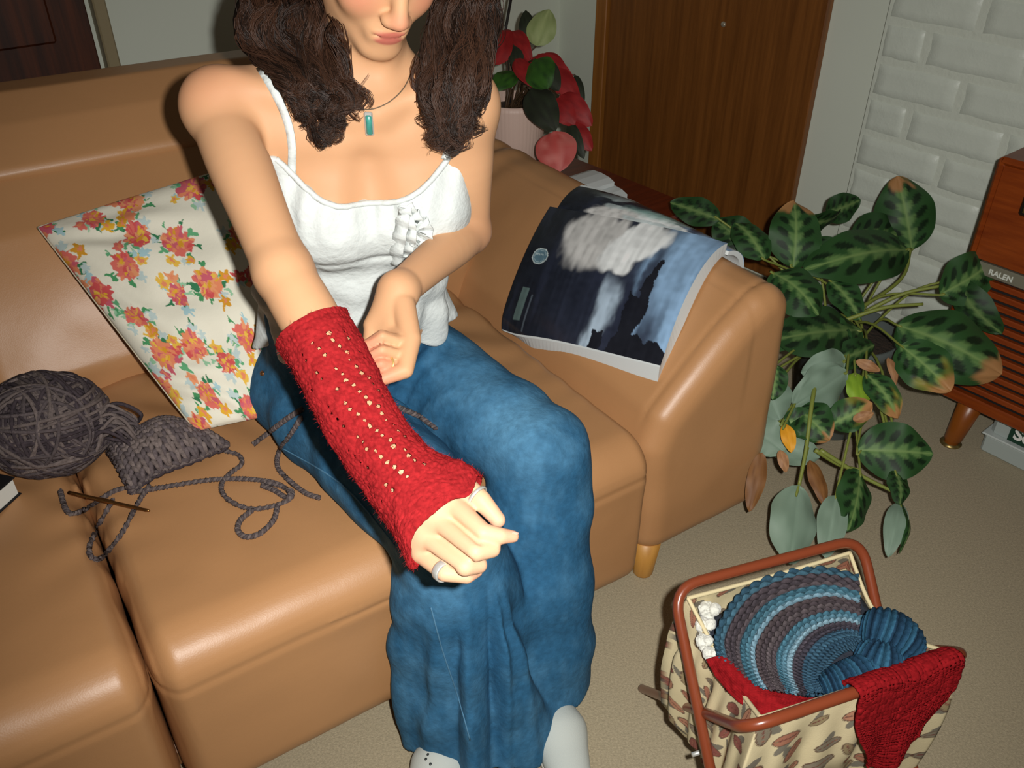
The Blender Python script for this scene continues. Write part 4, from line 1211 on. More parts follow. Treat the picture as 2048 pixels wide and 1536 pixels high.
# book with white page edges at the left edge of the seat
bc = on_seat(40, 992, 0)
bx_ = nrm(on_seat(-60, 1075, 0) * [1, 1, 0] - bc * [1, 1, 0]); by_ = nrm(np.cross(A3(0, 0, 1), bx_)); by_ = by_ if by_[1] > 0 else -by_
bko = empty('closed_book', bc + bx_ * .09 + by_ * .12); tag(bko, 'closed book with black cover and white page edges, cut off at the left edge', 'book')
bcn = bc + bx_ * .10 + by_ * .125 + A3(0, 0, .022)
mesh_obj('pages', *box_vf(bcn, bx_, by_, A3(0, 0, 1), .20, .25, .032, .001), mat('white_pages', srgb(222, 224, 216), .8), bko, smooth=False)
M_blackcover = mat('black_cover', srgb(26, 26, 28), .4)
for dz in (.0175, -.0175): mesh_obj('cover', *box_vf(bcn + A3(0, 0, dz), bx_, by_, A3(0, 0, 1), .206, .256, .003, .001), M_blackcover, bko, smooth=False)
# ================================================================== magazine draped over the sofa arm
M_cover = mat('glossy_magazine_cover', attr=True, rough=0.16, spec=0.5)
M_pages = mat('white_magazine_pages', srgb(214, 220, 220), rough=0.7)
def arm_profile():
    """outline of the arm from the seat side over the ridge, in u,z with arc length"""
    P = spline(np.array([(.925, .385), (.950, .430), (1.03, .513), (1.10, .579), (1.16, .622), (1.21, .637), (1.25, .622), (1.270, .585), (1.275, .52)]), 200)
    s_ = np.r_[0, np.cumsum(np.linalg.norm(np.diff(P, axis=0), axis=1))]
    T = np.gradient(P, axis=0); T /= np.linalg.norm(T, axis=1)[:, None]; N = np.stack([-T[:, 1], T[:, 0]], -1)
    return P, s_, N
aP, aS, aN = arm_profile()
def on_arm(v, s_, h):
    u = np.interp(s_, aS, aP[:, 0]); z = np.interp(s_, aS, aP[:, 1]); nu = np.interp(s_, aS, aN[:, 0]); nz = np.interp(s_, aS, aN[:, 1])
    return SU * (u + nu * h)[..., None] + SV * v[..., None] + np.array([0, 0, 1.0]) * (z + nz * h)[..., None]
def art(a, b, back):
    """cover picture: storm wave and cliffs. a left to right, b spine to foot"""
    q_ = np.stack([a * 14, b * 5, a * 0], -1); wp = .5 * vnoise(q_, 31) + .3 * vnoise(q_ * 2.3, 32) + .2 * vnoise(q_ * 5, 33)
    a0, b0 = a, b; a = a + .030 * wp; b = b + .05 * vnoise(q_ * 1.3, 34) + .03 * vnoise(q_ * 3, 35)
    n1 = vnoise(np.stack([a * 3, b * 1.2, a * 0 + 1], -1), 1); n2 = vnoise(np.stack([a * 26, b * 2.5, a * 0], -1), 2); n3 = vnoise(np.stack([a * 7, b * 7, a * 0], -1), 3)
    dark = srgb_np([30, 34, 40]); navy = srgb_np([54, 60, 80]); foam = srgb_np([236, 240, 240]); lb = srgb_np([150, 186, 222]); tan_ = srgb_np([150, 140, 132])
    c = dark * (1 - a)[..., None] + navy * a[..., None]
    k = sstep(-.3, .6, n2 + n1 * .5 - .2)[..., None] * .35; c = c * (1 - k) + navy * k
    # light sky / sea on the right
    w = sstep(.62, .80, a + .10 * n1 - .12 * b + .06 * n2)[..., None]; c = c * (1 - w) + (lb * (.86 + .2 * n2[..., None])) * w
    # spray
    q = ((a - .38 - .04 * n1) / .20) ** 2 + ((b - .20) / (.27 + .05 * n3)) ** 2
    w = sstep(1.25, .55, q + .35 * n3)[..., None]; c = c * (1 - w) + (foam * .55 + tan_ * .45) * w
    q = ((a - .62 + .25 * (b - .2)) / .15) ** 2 + ((b - .20) / .26) ** 2
    w = sstep(1.1, .7, q + .25 * n3)[..., None]; c = c * (1 - w) + foam * w
    if not back:
        w = (sstep(.05, .0, np.abs(a - .62 + .05 * (b - .5) + .02 * n3) - .02) * sstep(.42, .6, b))[..., None]; c = c * (1 - w) + srgb_np([176, 196, 214]) * w
        rock = (b > .60) & (a > .70 - .02 * n3) & (a < .82 + .02 * n3 + (b > .86) * .2) | ((b > .88 + .03 * n3) & (a > .58) & (a < .66)) | ((b > .30) & (b < .62) & (np.abs(a - .79 - .05 * (.5 - b)) < .018 + .012 * (b - .3)))
        c[rock] = srgb_np([32, 34, 42])
        a, b = a0, b0
        r = np.sqrt(((a - .105) * 1.22) ** 2 + ((b - .42)) ** 2 * .85)
        c[r < .062] = srgb_np([196, 210, 210]); c[r < .054] = srgb_np([92, 122, 136]); c[(r < .046) & (r > .042)] = srgb_np([150, 172, 178])
        tx = (np.abs(a - .10) < .022) & (b > .68) & (b < .92); c[tx] = srgb_np([92, 112, 110])
        c[(np.abs(a - .155) < .004) & (b > .72) & (b < .98)] = srgb_np([84, 94, 104])
        for (lx, ly) in ((.10, .42),):
            for kk in range(5):
                c[(np.abs(b - (ly - .016 + kk * .008)) < .0022) & (np.abs(a - lx) < .026) & (vnoise(np.stack([a * 120, b * 3, a * 0 + kk], -1), 4) > -.2)] = srgb_np([168, 188, 192])
    else:
        w = sstep(.2, .6, n3 + .4 * np.sin(a * 12 + b * 6))[..., None] * sstep(.1, .35, a)[..., None] * .7; c = c * (1 - w) + srgb_np([188, 204, 206]) * w
        w = (sstep(.24, .05, np.sqrt((a - .55) ** 2 + (b - .45) ** 2)))[..., None] * .8; c = c * (1 - w) + srgb_np([156, 196, 190]) * w
    gr_ = vnoise(np.stack([a0 * 60, b0 * 6, a0 * 0], -1), 41) * .6 + vnoise(np.stack([a0 * 30, b0 * 30, a0 * 0], -1), 42) * .4
    return np.clip(c * (1 + .28 * gr_[..., None]), 0, 1)
def mag_half(name, K, th, back, parent, lift=.002):
    (vA, sA), (vB, sB), (vC, sC), (vD, sD) = K           # spine far, spine near, foot near, foot far
    def bil(a, b): return (lerp(lerp(vA, vB, a), lerp(vD, vC, a), b), lerp(lerp(sA, sB, a), lerp(sD, sC, a), b))
    na, nb2 = 190, 140
    A_, B_ = np.meshgrid(np.linspace(0, 1, na), np.linspace(0, 1, nb2), indexing='ij')
    sv_, ss = bil(A_, B_)
    bow = .010 * np.sin(math.pi * B_) * (1 if not back else .4)
    top = on_arm(sv_, ss, th + lift + bow)
    o_ = mesh_obj(name, top.reshape(-1, 3), grid_faces(na, nb2), M_cover, parent, cols=art(A_, B_, back).reshape(-1, 3))
    nn = o_.data.polygons[len(o_.data.polygons) // 2].normal
    if Vector(nn).dot(Vector(C0 - top[na // 2, nb2 // 2])) < 0: o_.data.flip_normals()
    # page block under the cover, with visible edges at foot and side
    a2, b2 = np.meshgrid(np.linspace(.002, .998, 40), np.linspace(0, 1.012 if not back else 1.09, 30), indexing='ij')
    sv2, s2 = bil(a2, b2); bw = .010 * np.sin(math.pi * np.clip(b2, 0, 1)) * (1 if not back else .4)
    t_ = on_arm(sv2, s2, th + lift + bw - .0006).reshape(-1, 3); l_ = on_arm(sv2, np.maximum(s2 - (.026 if not back else 0) * sstep(.6, 1.0, b2), 0), lift * .5 + bw * .3).reshape(-1, 3)
    f = [tuple(q) for q in grid_faces(40, 30)] + [tuple(q[::-1] + 1200) for q in grid_faces(40, 30)]
    ring_ = [i * 30 for i in range(40)] + [39 * 30 + j for j in range(1, 30)] + [i * 30 + 29 for i in range(38, -1, -1)] + [j for j in range(28, 0, -1)]
    f += [(x, y, y + 1200, x + 1200) for x, y in zip(ring_, ring_[1:] + ring_[:1])]
    mesh_obj('pages', np.vstack([t_, l_]), f, M_pages, parent, smooth=False)
def arm_vs(px, py):
    p = hit_sofa([arm_field], px, py); q = p @ SA.T; k = np.argmin((aP[:, 0] - q[0]) ** 2 + (aP[:, 1] - q[2]) ** 2); return q[1], aS[k]
c1 = arm_vs(1110, 425); c2 = arm_vs(1448, 520); c3 = arm_vs(1330, 742); c4 = arm_vs(1018, 662)
print('MAG', c1, c2, c3, c4)
mg = empty('magazine', on_arm(np.array((c1[0] + c2[0]) / 2), np.array((c1[1] + c3[1]) / 2), np.array(0.0)))
tag(mg, 'open glossy magazine with a stormy sea cover draped over the sofa arm', 'magazine')
c5 = (c1[0] - .006, c1[1] + .004); c6 = (c2[0] - .004, c2[1] + .004)
mag_half('front_cover', (c1, c2, c3, c4), .024, False, mg)
mag_half('back_cover', (c5, c6, (c6[0] + .01, c6[1] + .100), (c5[0] + .01, c5[1] + .078)), .008, True, mg)

# ================================================================== side table behind the arm, with pot plant and papers
M_redwood = wood('dark_red_wood', srgb(84, 26, 10), srgb(112, 42, 18), 4.0, ((0, 0, 0.68), (0.5, 0.06, 0.5)), rough=0.35)
tb = empty('side_table', W(1.68, 1.95, 0)); tag(tb, 'dark red wooden side table in the corner behind the sofa arm', 'table')
mesh_obj('table_top', *box_vf(W(1.68, 1.95, .420), WN, WV, A3(0, 0, 1), .37, .98, .028, .006), M_redwood, tb, smooth=False)
for (n_, v_) in ((1.53, 1.50), (1.83, 1.50), (1.53, 2.40), (1.83, 2.40)):
    mesh_obj('leg', *box_vf(W(n_, v_, .204), WN, WV, A3(0, 0, 1), .04, .04, .406, .004), M_redwood, tb, smooth=False)
M_pink = mat('pale_pink_ceramic', srgb(214, 186, 172), rough=0.5)
pc = W(1.63, 2.003, .434)
plant1 = empty('potted_begonia', pc); tag(plant1, 'red and green leafed plant in a ribbed pale pink pot on the side table', 'plant')
prof = [(0.0, 0.0), (.070, 0.0), (.074, .004), (.088, .12), (.094, .205), (.094, .222), (.089, .222), (.086, .19), (0.0, .19)]
pv, pf = lathe(prof, (0, 0, 0), 144)
ang_ = np.arctan2(pv[:, 1], pv[:, 0]); rib = 1 + .010 * np.cos(ang_ * 48) * ((pv[:, 2] > .006) & (pv[:, 2] < .21))
pv[:, :2] *= rib[:, None]
mesh_obj('pot', pv + pc, pf, M_pink, plant1)
sv_, sf_ = lathe([(0.0, .20), (.05, .198), (.087, .192)], pc, 30); mesh_obj('soil', sv_, sf_, mat('dark_soil', srgb(52, 40, 30), .95, bump=[('noise', 90, 1, .01)]), plant1)

def leaf_mat(name, back):
    m = mat(name, attr=True, rough=0.55, spec=0.3, bump=[('noise', 60, 0.15, 0.002)])
    nt = m.node_tree; N = nt.nodes; L = nt.links; b = N['Principled BSDF']
    g = N.new('ShaderNodeNewGeometry'); mx = N.new('ShaderNodeMix'); mx.data_type = 'RGBA'
    src = b.inputs['Base Color'].links[0].from_socket
    L.new(g.outputs['Backfacing'], mx.inputs[0]); L.new(src, mx.inputs[6]); mx.inputs[7].default_value = back; L.new(mx.outputs[2], b.inputs['Base Color'])
    return m
M_leaf = leaf_mat('patterned_leaf', srgb(118, 140, 120))
M_leaf_red = leaf_mat('red_leaf', srgb(176, 52, 48))
M_stem = mat('green_stem', srgb(122, 132, 58), rough=0.5)
M_stem_red = mat('brown_stem', srgb(70, 52, 34), rough=0.5)
def leaf(name, parent, base, tip, width, colf, m, facing=None, droop=.12, cup=.10, wave=.03, seed=0, nl=34, nw=17, under=False, shape=.75):
    """a leaf blade from base to tip; facing: direction its upper side looks to"""
    base = np.asarray(base); tip = np.asarray(tip); ax = tip - base; L_ = np.linalg.norm(ax); ax = ax / L_
    fc = nrm(C0 - (base + tip) / 2) if facing is None else nrm(facing)
    n_ = nrm(fc - ax * (fc @ ax)); s_ = np.cross(ax, n_)
    A_, B_ = np.meshgrid(np.linspace(0, 1, nl), np.linspace(-1, 1, nw), indexing='ij')
    hw = width / 2 * np.sin(math.pi * np.clip(A_, .0, 1) ** shape) ** .62
    wv = wave * width * np.sin(A_ * 13 + seed) * np.abs(B_) ** 1.5 * np.sign(np.sin(seed * 3.1 + B_))
    P = base + ax * (A_ * L_)[..., None] + s_ * (B_ * hw)[..., None] + n_ * (droop * L_ * np.sin(math.pi * A_) - cup * width * B_ ** 2 * np.sin(math.pi * A_) ** .5 + wv - .012 * width * np.exp(-(B_ / .08) ** 2))[..., None]
    c = colf(A_, B_, seed)
    f = grid_faces(nl, nw); v = P.reshape(-1, 3); fk = len(f) // 2
    nn = np.cross(v[f[fk][1]] - v[f[fk][0]], v[f[fk][2]] - v[f[fk][0]])
    if (nn @ n_ < 0) != under: f = f[:, ::-1]
    return mesh_obj(name, v, f, m, parent, cols=c.reshape(-1, 3))
def col_begonia(A_, B_, s):
    g = srgb_np([44, 82, 30]); dk = srgb_np([30, 44, 26]); k = sstep(.3, .9, np.abs(B_))[..., None]
    c = g * (1 - k) + dk * k; r = sstep(.75, .98, np.abs(B_) + .15 * A_)[..., None]; return c * (1 - r) + srgb_np([130, 34, 30]) * r
def col_flat(rgb, rgb2=None):
    def fn(A_, B_, s):
        k = (.5 + .5 * vnoise(np.stack([A_ * 6, B_ * 4, A_ * 0 + s], -1), 4))[..., None]
        vein = np.exp(-(B_ / .07) ** 2)[..., None] * .3
        c = srgb_np(rgb) * (1 - k) + srgb_np(rgb2 or rgb) * k; return c * (1 - vein) + c * 1.35 * vein
    return fn
pcx = pc + A3(0, 0, .205)
RED = col_flat([150, 34, 34], [122, 24, 26]); PINKW = col_flat([196, 112, 104], [170, 62, 58]); GRN = col_flat([54, 96, 30], [30, 56, 24]); DKG = col_flat([44, 52, 36], [34, 36, 28]); PALE = col_flat([158, 168, 116], [132, 146, 92])
bl = [  # base px, tip px, depth base/tip, width px, colour
 ((1072, 92), (1098, 18), 2.50, 2.50, 60, PALE), ((1056, 90), (1052, 20), 2.52, 2.53, 34, DKG),
 ((1062, 118), (1152, 178), 2.42, 2.40, 60, RED), ((1080, 110), (1135, 160), 2.44, 2.40, 46, RED), ((1100, 130), (1160, 215), 2.40, 2.38, 46, RED),
 ((1070, 118), (1095, 178), 2.38, 2.34, 66, GRN), ((1085, 120), (1118, 182), 2.40, 2.37, 40, DKG),
 ((1020, 60), (985, 130), 2.46, 2.42, 60, RED), ((1025, 62), (1062, 125), 2.46, 2.42, 40, RED), ((1030, 80), (1035, 145), 2.45, 2.42, 34, DKG), ((1030, 118), (1070, 175), 2.42, 2.38, 36, RED),
 ((1030, 145), (985, 180), 2.42, 2.38, 46, GRN), ((1060, 178), (1112, 262), 2.38, 2.33, 66, DKG), ((1082, 185), (1100, 260), 2.4, 2.35, 40, DKG),
 ((1120, 190), (1184, 252), 2.38, 2.36, 52, RED), ((1105, 200), (1150, 250), 2.37, 2.35, 46, RED), ((1140, 245), (1184, 302), 2.37, 2.36, 40, RED), ((1138, 245), (1168, 318), 2.36, 2.34, 28, DKG),
 ((1108, 262), (1118, 345), 2.34, 2.33, 84, PINKW), ((1150, 150), (1168, 205), 2.42, 2.4, 18, DKG), ((1000, 60), (1010, 110), 2.5, 2.46, 50, RED)]
for i, (b_, t_, db, dt, w_, cf) in enumerate(bl):
    leaf('leaf', plant1, D(*b_, db), D(*t_, dt), w_ * db / F_PX, cf, M_leaf_red, seed=i, nl=16, nw=9, droop=.10, facing=A3(-.2 + .25 * math.sin(i * 2.1), -1, .55), shape=.8)
    pts = spline(np.array([pcx + A3(random.uniform(-.03, .03), random.uniform(-.03, .03), -.01), lerp(pcx, D(*b_, db), .55) + A3(0, 0, .035), D(*b_, db)]), 12)
    MB().add(*tube(pts, .0028, 6)).build('stem', M_stem_red, plant1)
MB().add(*tube([pcx + A3(-.01, .02, -.03), D(1010, 66, 2.5), D(1032, -60, 2.52)], .0042, 8)).build('support_stick', mat('dark_stick', srgb(30, 26, 24), .6), plant1)
# folded white papers on the table edge
for i, (px, py, ln, lb) in enumerate(((1150, 362, .17, 'upper white folded leaflet on the side table by the magazine'), (1172, 372, .15, 'lower white folded leaflet on the side table under the upper one'))):
    z0 = .4345 + (.026 if i == 0 else .0)
    c_ = W(1.655 + .02 * i, 1.735 - .045 * i, z0)
    prf = [(-.5, .0), (-.5, .012), (-.3, .020), (0, .0235), (.3, .022), (.46, .0165), (.5, .009), (.46, .002), (.3, .0)]
    m_ = MB(); a_ = WV; q = []
    for sgn_ in (-.5, .5):
        for (x_, z_) in prf: q.append(c_ + a_ * x_ * .11 + WN * sgn_ * ln + A3(0, 0, z_))
    k_ = len(prf); f = [tuple(range(k_ - 1, -1, -1)), tuple(range(k_, 2 * k_))] + [(j, (j + 1) % k_, k_ + (j + 1) % k_, k_ + j) for j in range(k_)]
    o_ = mesh_obj('folded_leaflet', q, f, M_pages, None, smooth=False); tag(o_, lb, 'leaflet')
# ================================================================== prayer plant in a grey pot on the floor between arm and radio
mp_c = A3(.845, 1.885, 0)
mar = empty('potted_prayer_plant', mp_c); tag(mar, 'sprawling prayer plant with dark-spotted green leaves in a grey pot beside the sofa arm', 'plant')
M_greypot = mat('dark_grey_plastic_pot', srgb(92, 100, 98), rough=0.45)
pv, pf = lathe([(0.0, 0.0), (.088, 0.0), (.092, .004), (.120, .255), (.130, .258), (.132, .285), (.124, .287), (.116, .25), (0.0, .245)], mp_c, 56)
mesh_obj('pot', pv, pf, M_greypot, mar)
sv_, sf_ = lathe([(0.0, .258), (.06, .256), (.117, .25)], mp_c, 30); mesh_obj('soil', sv_, sf_, MATS['dark_soil'], mar)
def col_maranta(tone=1.0, brown=0.0, yellow=0.0):
    def fn(A_, B_, s):
        edge = srgb_np([46, 84, 42]); mid = srgb_np([112, 148, 84]); dk = srgb_np([20, 42, 20])
        ab = np.abs(B_)
        # feathered pale band along the midrib
        zig = .20 + .16 * np.cos((A_ - ab * .25) * 2 * math.pi * 5.5)
        w = sstep(.12, -.12, ab - zig)[..., None] * .75
        c = edge * (1 - w) + mid * w
        # dark blotches between the side veins
        ph = (A_ - ab * .22) * 5.5 + .5; fr_ = np.mod(ph, 1) - .5
        bl_ = (fr_ / .30) ** 2 + ((ab - .48) / .24) ** 2
        w = sstep(1.15, .7, bl_)[..., None] * ((A_ > .10) & (A_ < .90))[..., None]; c = c * (1 - w) + dk * w
        v_ = np.exp(-(B_ / .035) ** 2)[..., None] * .6; c = c * (1 - v_) + srgb_np([140, 168, 100]) * v_
        n_ = vnoise(np.stack([A_ * 5, B_ * 3, A_ * 0 + s], -1), 8)
        if yellow: w = sstep(.55, 1.0, A_ + .25 * n_)[..., None] * yellow; c = c * (1 - w) + srgb_np([178, 164, 60]) * w
        if brown: w = sstep(1 - .26 * brown, 1 - .12 * brown, A_ + .12 * n_)[..., None]; c = c * (1 - w) + srgb_np([176, 128, 80]) * w
        return c * tone * .82
    return fn
MA = col_maranta(); MB1 = col_maranta(1.0, .6); MB2 = col_maranta(1.15, 1.0, .7); DK = col_maranta(.75)
GREY = col_flat([112, 134, 116], [128, 150, 132]); LIME = col_flat([140, 172, 50], [120, 156, 44]); YEL = col_flat([222, 160, 40], [206, 140, 30]); DEAD = col_flat([134, 92, 50], [104, 66, 34]); TAN = col_flat([176, 132, 92], [138, 96, 62])
U_P = A3(0, -.5, .85)
# base px, tip px, depth base, depth tip, width px, colour, facing
ml = [
 ((1824, 500), (1794, 352), 2.22, 2.20, 118, MB1, (-.25, -1, .5)),
 ((1586, 536), (1588, 402), 2.06, 2.10, 104, MB1, (-.1, -1, .7)), ((1600, 440), (1682, 424), 2.12, 2.16, 60, DK, (.1, -.7, -.3)),
 ((1818, 500), (1606, 540), 2.14, 2.02, 118, MA, (-.1, -.8, .9)), ((1700, 470), (1812, 470), 2.20, 2.22, 90, DK, (.2, -1, .4)),
 ((1440, 440), (1340, 405), 2.16, 2.22, 60, DK, (-.2, -.8, .7)), ((1500, 500), (1430, 440), 2.14, 2.18, 84, DK, (-.1, -.9, .6)), ((1530, 520), (1470, 445), 2.05, 2.12, 70, MA, (.1, -.9, .6)),
 ((1545, 545), (1638, 632), 1.98, 1.93, 110, MA, (.15, -.8, .9)), ((1660, 560), (1720, 640), 2.05, 2.02, 66, MA, (.2, -.9, .6)),
 ((1722, 660), (1545, 680), 2.00, 1.90, 116, DK, (.05, -.7, 1.0)), ((1600, 640), (1535, 700), 1.96, 1.92, 60, MA, (-.1, -.8, .8)), ((1640, 640), (1700, 690), 1.98, 1.96, 70, MA, (.2, -.8, .8)),
 ((1878, 590), (1985, 520), 2.00, 2.02, 104, MA, (.1, -1, .5)), ((1910, 560), (2004, 668), 2.02, 1.98, 70, DK, (-.6, -.7, .1)),
 ((1794, 650), (2004, 748), 1.98, 1.90, 150, MB1, (.1, -1, .75)), ((1800, 690), (1902, 782), 1.94, 1.88, 104, MB2, (.0, -1, .7)),
 ((1552, 728), (1545, 800), 1.86, 1.84, 54, MA, (-.1, -1, .6)), ((1694, 742), (1588, 812), 1.90, 1.86, 92, GREY, (.2, -.9, .5)),
 ((1710, 745), (1722, 820), 1.92, 1.88, 54, LIME, (.2, -.9, .6)), ((1732, 748), (1796, 838), 1.90, 1.86, 62, MB2, (.2, -1, .5)),
 ((1590, 815), (1660, 880), 1.87, 1.82, 90, MB1, (.0, -1, .8)), ((1660, 850), (1745, 806), 1.86, 1.84, 70, MB2, (.1, -1, .8)), ((1566, 842), (1640, 846), 1.86, 1.84, 60, MA, (-.1, -1, .6)),
 ((1498, 850), (1570, 905), 1.88, 1.85, 80, GREY, (.1, -.9, .5)), ((1520, 760), (1560, 840), 1.90, 1.88, 96, GREY, (.1, -.9, .4)), ((1540, 880), (1640, 915), 1.90, 1.86, 70, GREY, (.1, -.9, .4)), ((1690, 720), (1600, 745), 1.93, 1.90, 70, GREY, (.1, -.9, .4)),
 ((1714, 900), (1866, 908), 1.86, 1.84, 118, MA, (.1, -.9, .9)),
 ((1720, 938), (1696, 1062), 1.84, 1.76, 86, MA, (.2, -1, .5)), ((1597, 972), (1578, 1130), 1.80, 1.72, 100, GREY, (.0, -1, .5)), ((1672, 990), (1650, 1116), 1.80, 1.73, 60, GREY, (-.3, -1, .4)),
 ((1800, 1004), (1776, 1114), 1.82, 1.75, 44, GREY, (-.5, -1, .4)), ((1802, 1004), (1797, 1108), 1.815, 1.745, 26, MA, (.7, -.8, .4)), ((1790, 940), (1800, 1010), 1.83, 1.80, 50, DK, (.2, -.9, .5)),
 ((1570, 848), (1583, 905), 1.82, 1.80, 30, YEL, (.0, -1, .4)), ((1524, 905), (1498, 1024), 1.84, 1.82, 38, DEAD, (-.2, -1, .3)), ((1620, 920), (1652, 1012), 1.84, 1.80, 34, DEAD, (.2, -1, .3)),
 ((1560, 900), (1572, 945), 1.81, 1.80, 22, TAN, (0, -1, .4)), ((1712, 722), (1760, 742), 1.90, 1.89, 22, TAN, (0, -1, .6)), ((1776, 715), (1792, 770), 1.94, 1.92, 18, TAN, (0, -1, .4)), ((1706, 840), (1748, 826), 1.84, 1.83, 22, TAN, (0, -1, .6)),
 ((1650, 430), (1720, 400), 2.2, 2.22, 60, DK, (.1, -1, .4)), ((1620, 480), (1700, 560), 2.1, 2.06, 80, DK, (.1, -1, .5)), ((1750, 690), (1640, 730), 1.98, 1.94, 60, DK, (.1, -.9, .5)),
]
def clampz(p, z=.012): return p if p[2] > z else p + (C0 - p) * ((z - p[2]) / (CAM_H - p[2]))
for i, (b_, t_, db, dt, w_, cf, fc) in enumerate(ml):
    pb_, pt2 = clampz(D(*b_, db)), clampz(D(*t_, dt))
    leaf('leaf', mar, pb_, pt2, w_ * (db + dt) / 2 / F_PX, cf, M_leaf, seed=i, facing=A3(*fc), droop=.10 + .06 * math.sin(i), cup=.08 + .08 * math.cos(i * 1.7), wave=.05, nl=48 if w_ > 70 else 26, nw=25 if w_ > 70 else 13, shape=.85)
    if i < 36:
        src = mp_c + A3(.05 * math.sin(i * 2.3), .05 * math.cos(i * 1.9), .25); d_ = pb_ - src
        mid = lerp(src, pb_, .5) + A3(0, 0, .05 if pb_[2] > .2 else .10)
        pts = spline(np.array([src, mid, pb_, lerp(pb_, pt2, .06)]), 16)
        MB().add(*tube(pts, np.linspace(.0036, .0022, 16), 7)).build('stem', M_stem, mar)
for pp in ([(1700, 640, 2.05), (1800, 590, 2.02), (1880, 572, 2.00)], [(1690, 640, 2.02), (1770, 615, 2.0), (1846, 608, 1.99)], [(1700, 630, 2.1), (1800, 560, 2.15), (1822, 498, 2.2)], [(1640, 720, 1.95), (1625, 800, 1.85), (1612, 900, 1.82), (1598, 972, 1.80)], [(1630, 900, 1.84), (1680, 930, 1.85), (1720, 940, 1.84)], [(1640, 900, 1.84), (1720, 950, 1.84), (1790, 985, 1.83)]):
    pts = spline(np.array([clampz(D(*q)) for q in pp]), 20); MB().add(*tube(pts, np.linspace(.0052, .0036, 20), 8)).build('stem', M_stem, mar)

# ================================================================== old wooden radio cabinet on legs
M_teak = wood('orange_brown_veneer', srgb(112, 44, 10), srgb(142, 64, 18), 4.0, ((0, 0, -.68), (0.6, 0.6, 0.06)), rough=0.32)
M_slat = wood('radio_slat_wood', srgb(118, 46, 12), srgb(146, 66, 20), 4.0, ((0, 0, -.68), (0.6, 0.6, 0.06)), rough=0.38)
M_black = mat('black_cloth_gap', srgb(18, 14, 12), rough=0.8)
M_metalstrip = mat('brushed_metal_strip', srgb(150, 146, 128), rough=0.35, metal=0.5)
M_letter = mat('pale_letters', srgb(206, 210, 200), rough=0.5)
ZU = A3(0, 0, 1)
rad = empty('wooden_radio', W(2.13, .2, 0)); tag(rad, 'wooden radio cabinet with slatted speaker front and short tapered legs', 'radio')
nF, vL, vR, zB, zT = 1.975, .762, -.35, .145, .748
n0, n1 = nF + .012, 2.30
# carcass: sides, top, bottom, back
cv = []
mesh_obj('cabinet', *box_vf(W((n0 + .012 + n1) / 2, (vL + vR) / 2, (zB + zT) / 2), WN, WV, ZU, n1 - n0 - .012, vL - vR, zT - zB, .012), M_teak, rad, smooth=False)
mesh_obj('side_panel', *box_vf(W((nF + n1) / 2, vL - .007, (zB + zT) / 2), WN, WV, ZU, n1 - nF, .016, zT - zB, .006), M_teak, rad, smooth=False)
mesh_obj('top_panel', *box_vf(W((nF + n1) / 2, (vL + vR) / 2, zT - .008), WN, WV, ZU, n1 - nF, vL - vR, .018, .007), M_teak, rad, smooth=False)
mesh_obj('bottom_rail', *box_vf(W(nF + .008, (vL + vR) / 2, zB + .014), WN, WV, ZU, .020, vL - vR - .02, .030, .003), M_teak, rad, smooth=False)
mesh_obj('upper_front', *box_vf(W(nF + .010, (vL + vR) / 2, (.513 + zT - .016) / 2), WN, WV, ZU, .016, vL - vR - .028, zT - .016 - .513, .002), M_teak, rad, smooth=False)
mesh_obj('speaker_cloth', *box_vf(W(nF + .022, (vL + vR) / 2, .32), WN, WV, ZU, .004, vL - vR - .03, .33, .001), M_black, rad, smooth=False)
ns = 12; zz0, zz1 = zB + .034, .476; pit = (zz1 - zz0) / ns
sv2, sf2_ = box_vf((0, 0, 0), WN, WV, ZU, .014, vL - vR - .034, pit * .58, .002)
sme = bpy.data.meshes.new('slat'); sme.from_pydata([tuple(q) for q in sv2], [], [tuple(q) for q in sf2_]); sme.materials.append(M_slat)
for i in range(ns):
    o_ = bpy.data.objects.new('slat', sme); link(o_, rad); o_.location = tuple(W(nF + .012, (vL + vR) / 2, zz0 + pit * (i + .5)) - np.array(rad.location))
mst = mesh_obj('nameplate_strip', *box_vf(W(nF + .006, (vL + vR) / 2, .495), WN, WV, ZU, .012, vL - vR - .034, .030, .002), M_metalstrip, rad, smooth=False)
def text_mesh(name, txt, size, m, parent, origin, xdir, ydir, ndir, depth=.0008, bold=.0):
    cu = bpy.data.curves.new(name, 'FONT'); cu.body = txt; cu.size = size; cu.extrude = depth; cu.offset = bold
    to = bpy.data.objects.new(name, cu); COL.objects.link(to); bpy.context.view_layer.update()
    me = bpy.data.meshes.new_from_object(to.evaluated_get(bpy.context.evaluated_depsgraph_get()))
    co = np.array([v.co[:] for v in me.vertices]); fs = [tuple(p.vertices) for p in me.polygons]
    bpy.data.objects.remove(to)
    w_ = np.asarray(origin) + co[:, :1] * xdir + co[:, 1:2] * ydir + co[:, 2:3] * ndir
    return mesh_obj(name, w_, fs, m, parent, smooth=False)
text_mesh('lettering', 'RALEN', .018, M_letter, mst, W(nF - .0008, .705, .4885), -WV, ZU, -WN, bold=.0004)
text_mesh('lettering', 'MULTI', .014, mat('grey_letters', srgb(176, 172, 158), .5), mst, W(nF - .0008, .622, .4885), -WV, ZU, -WN)
gr = mesh_obj('dial_window', *box_vf(W(nF - .002, .585, .672), WN, WV, ZU, .014, .20, .062, .004), mat('dark_dial', srgb(26, 24, 20), .25), rad, smooth=False)
M_gline = mat('gold_line', srgb(120, 100, 50), .35, .7)
for i in range(12): mesh_obj('dial_bar', *box_vf(W(nF - .0095, .674 - i * .016, .668), WN, WV, ZU, .002, .003, .036, 0), M_gline, gr, smooth=False)
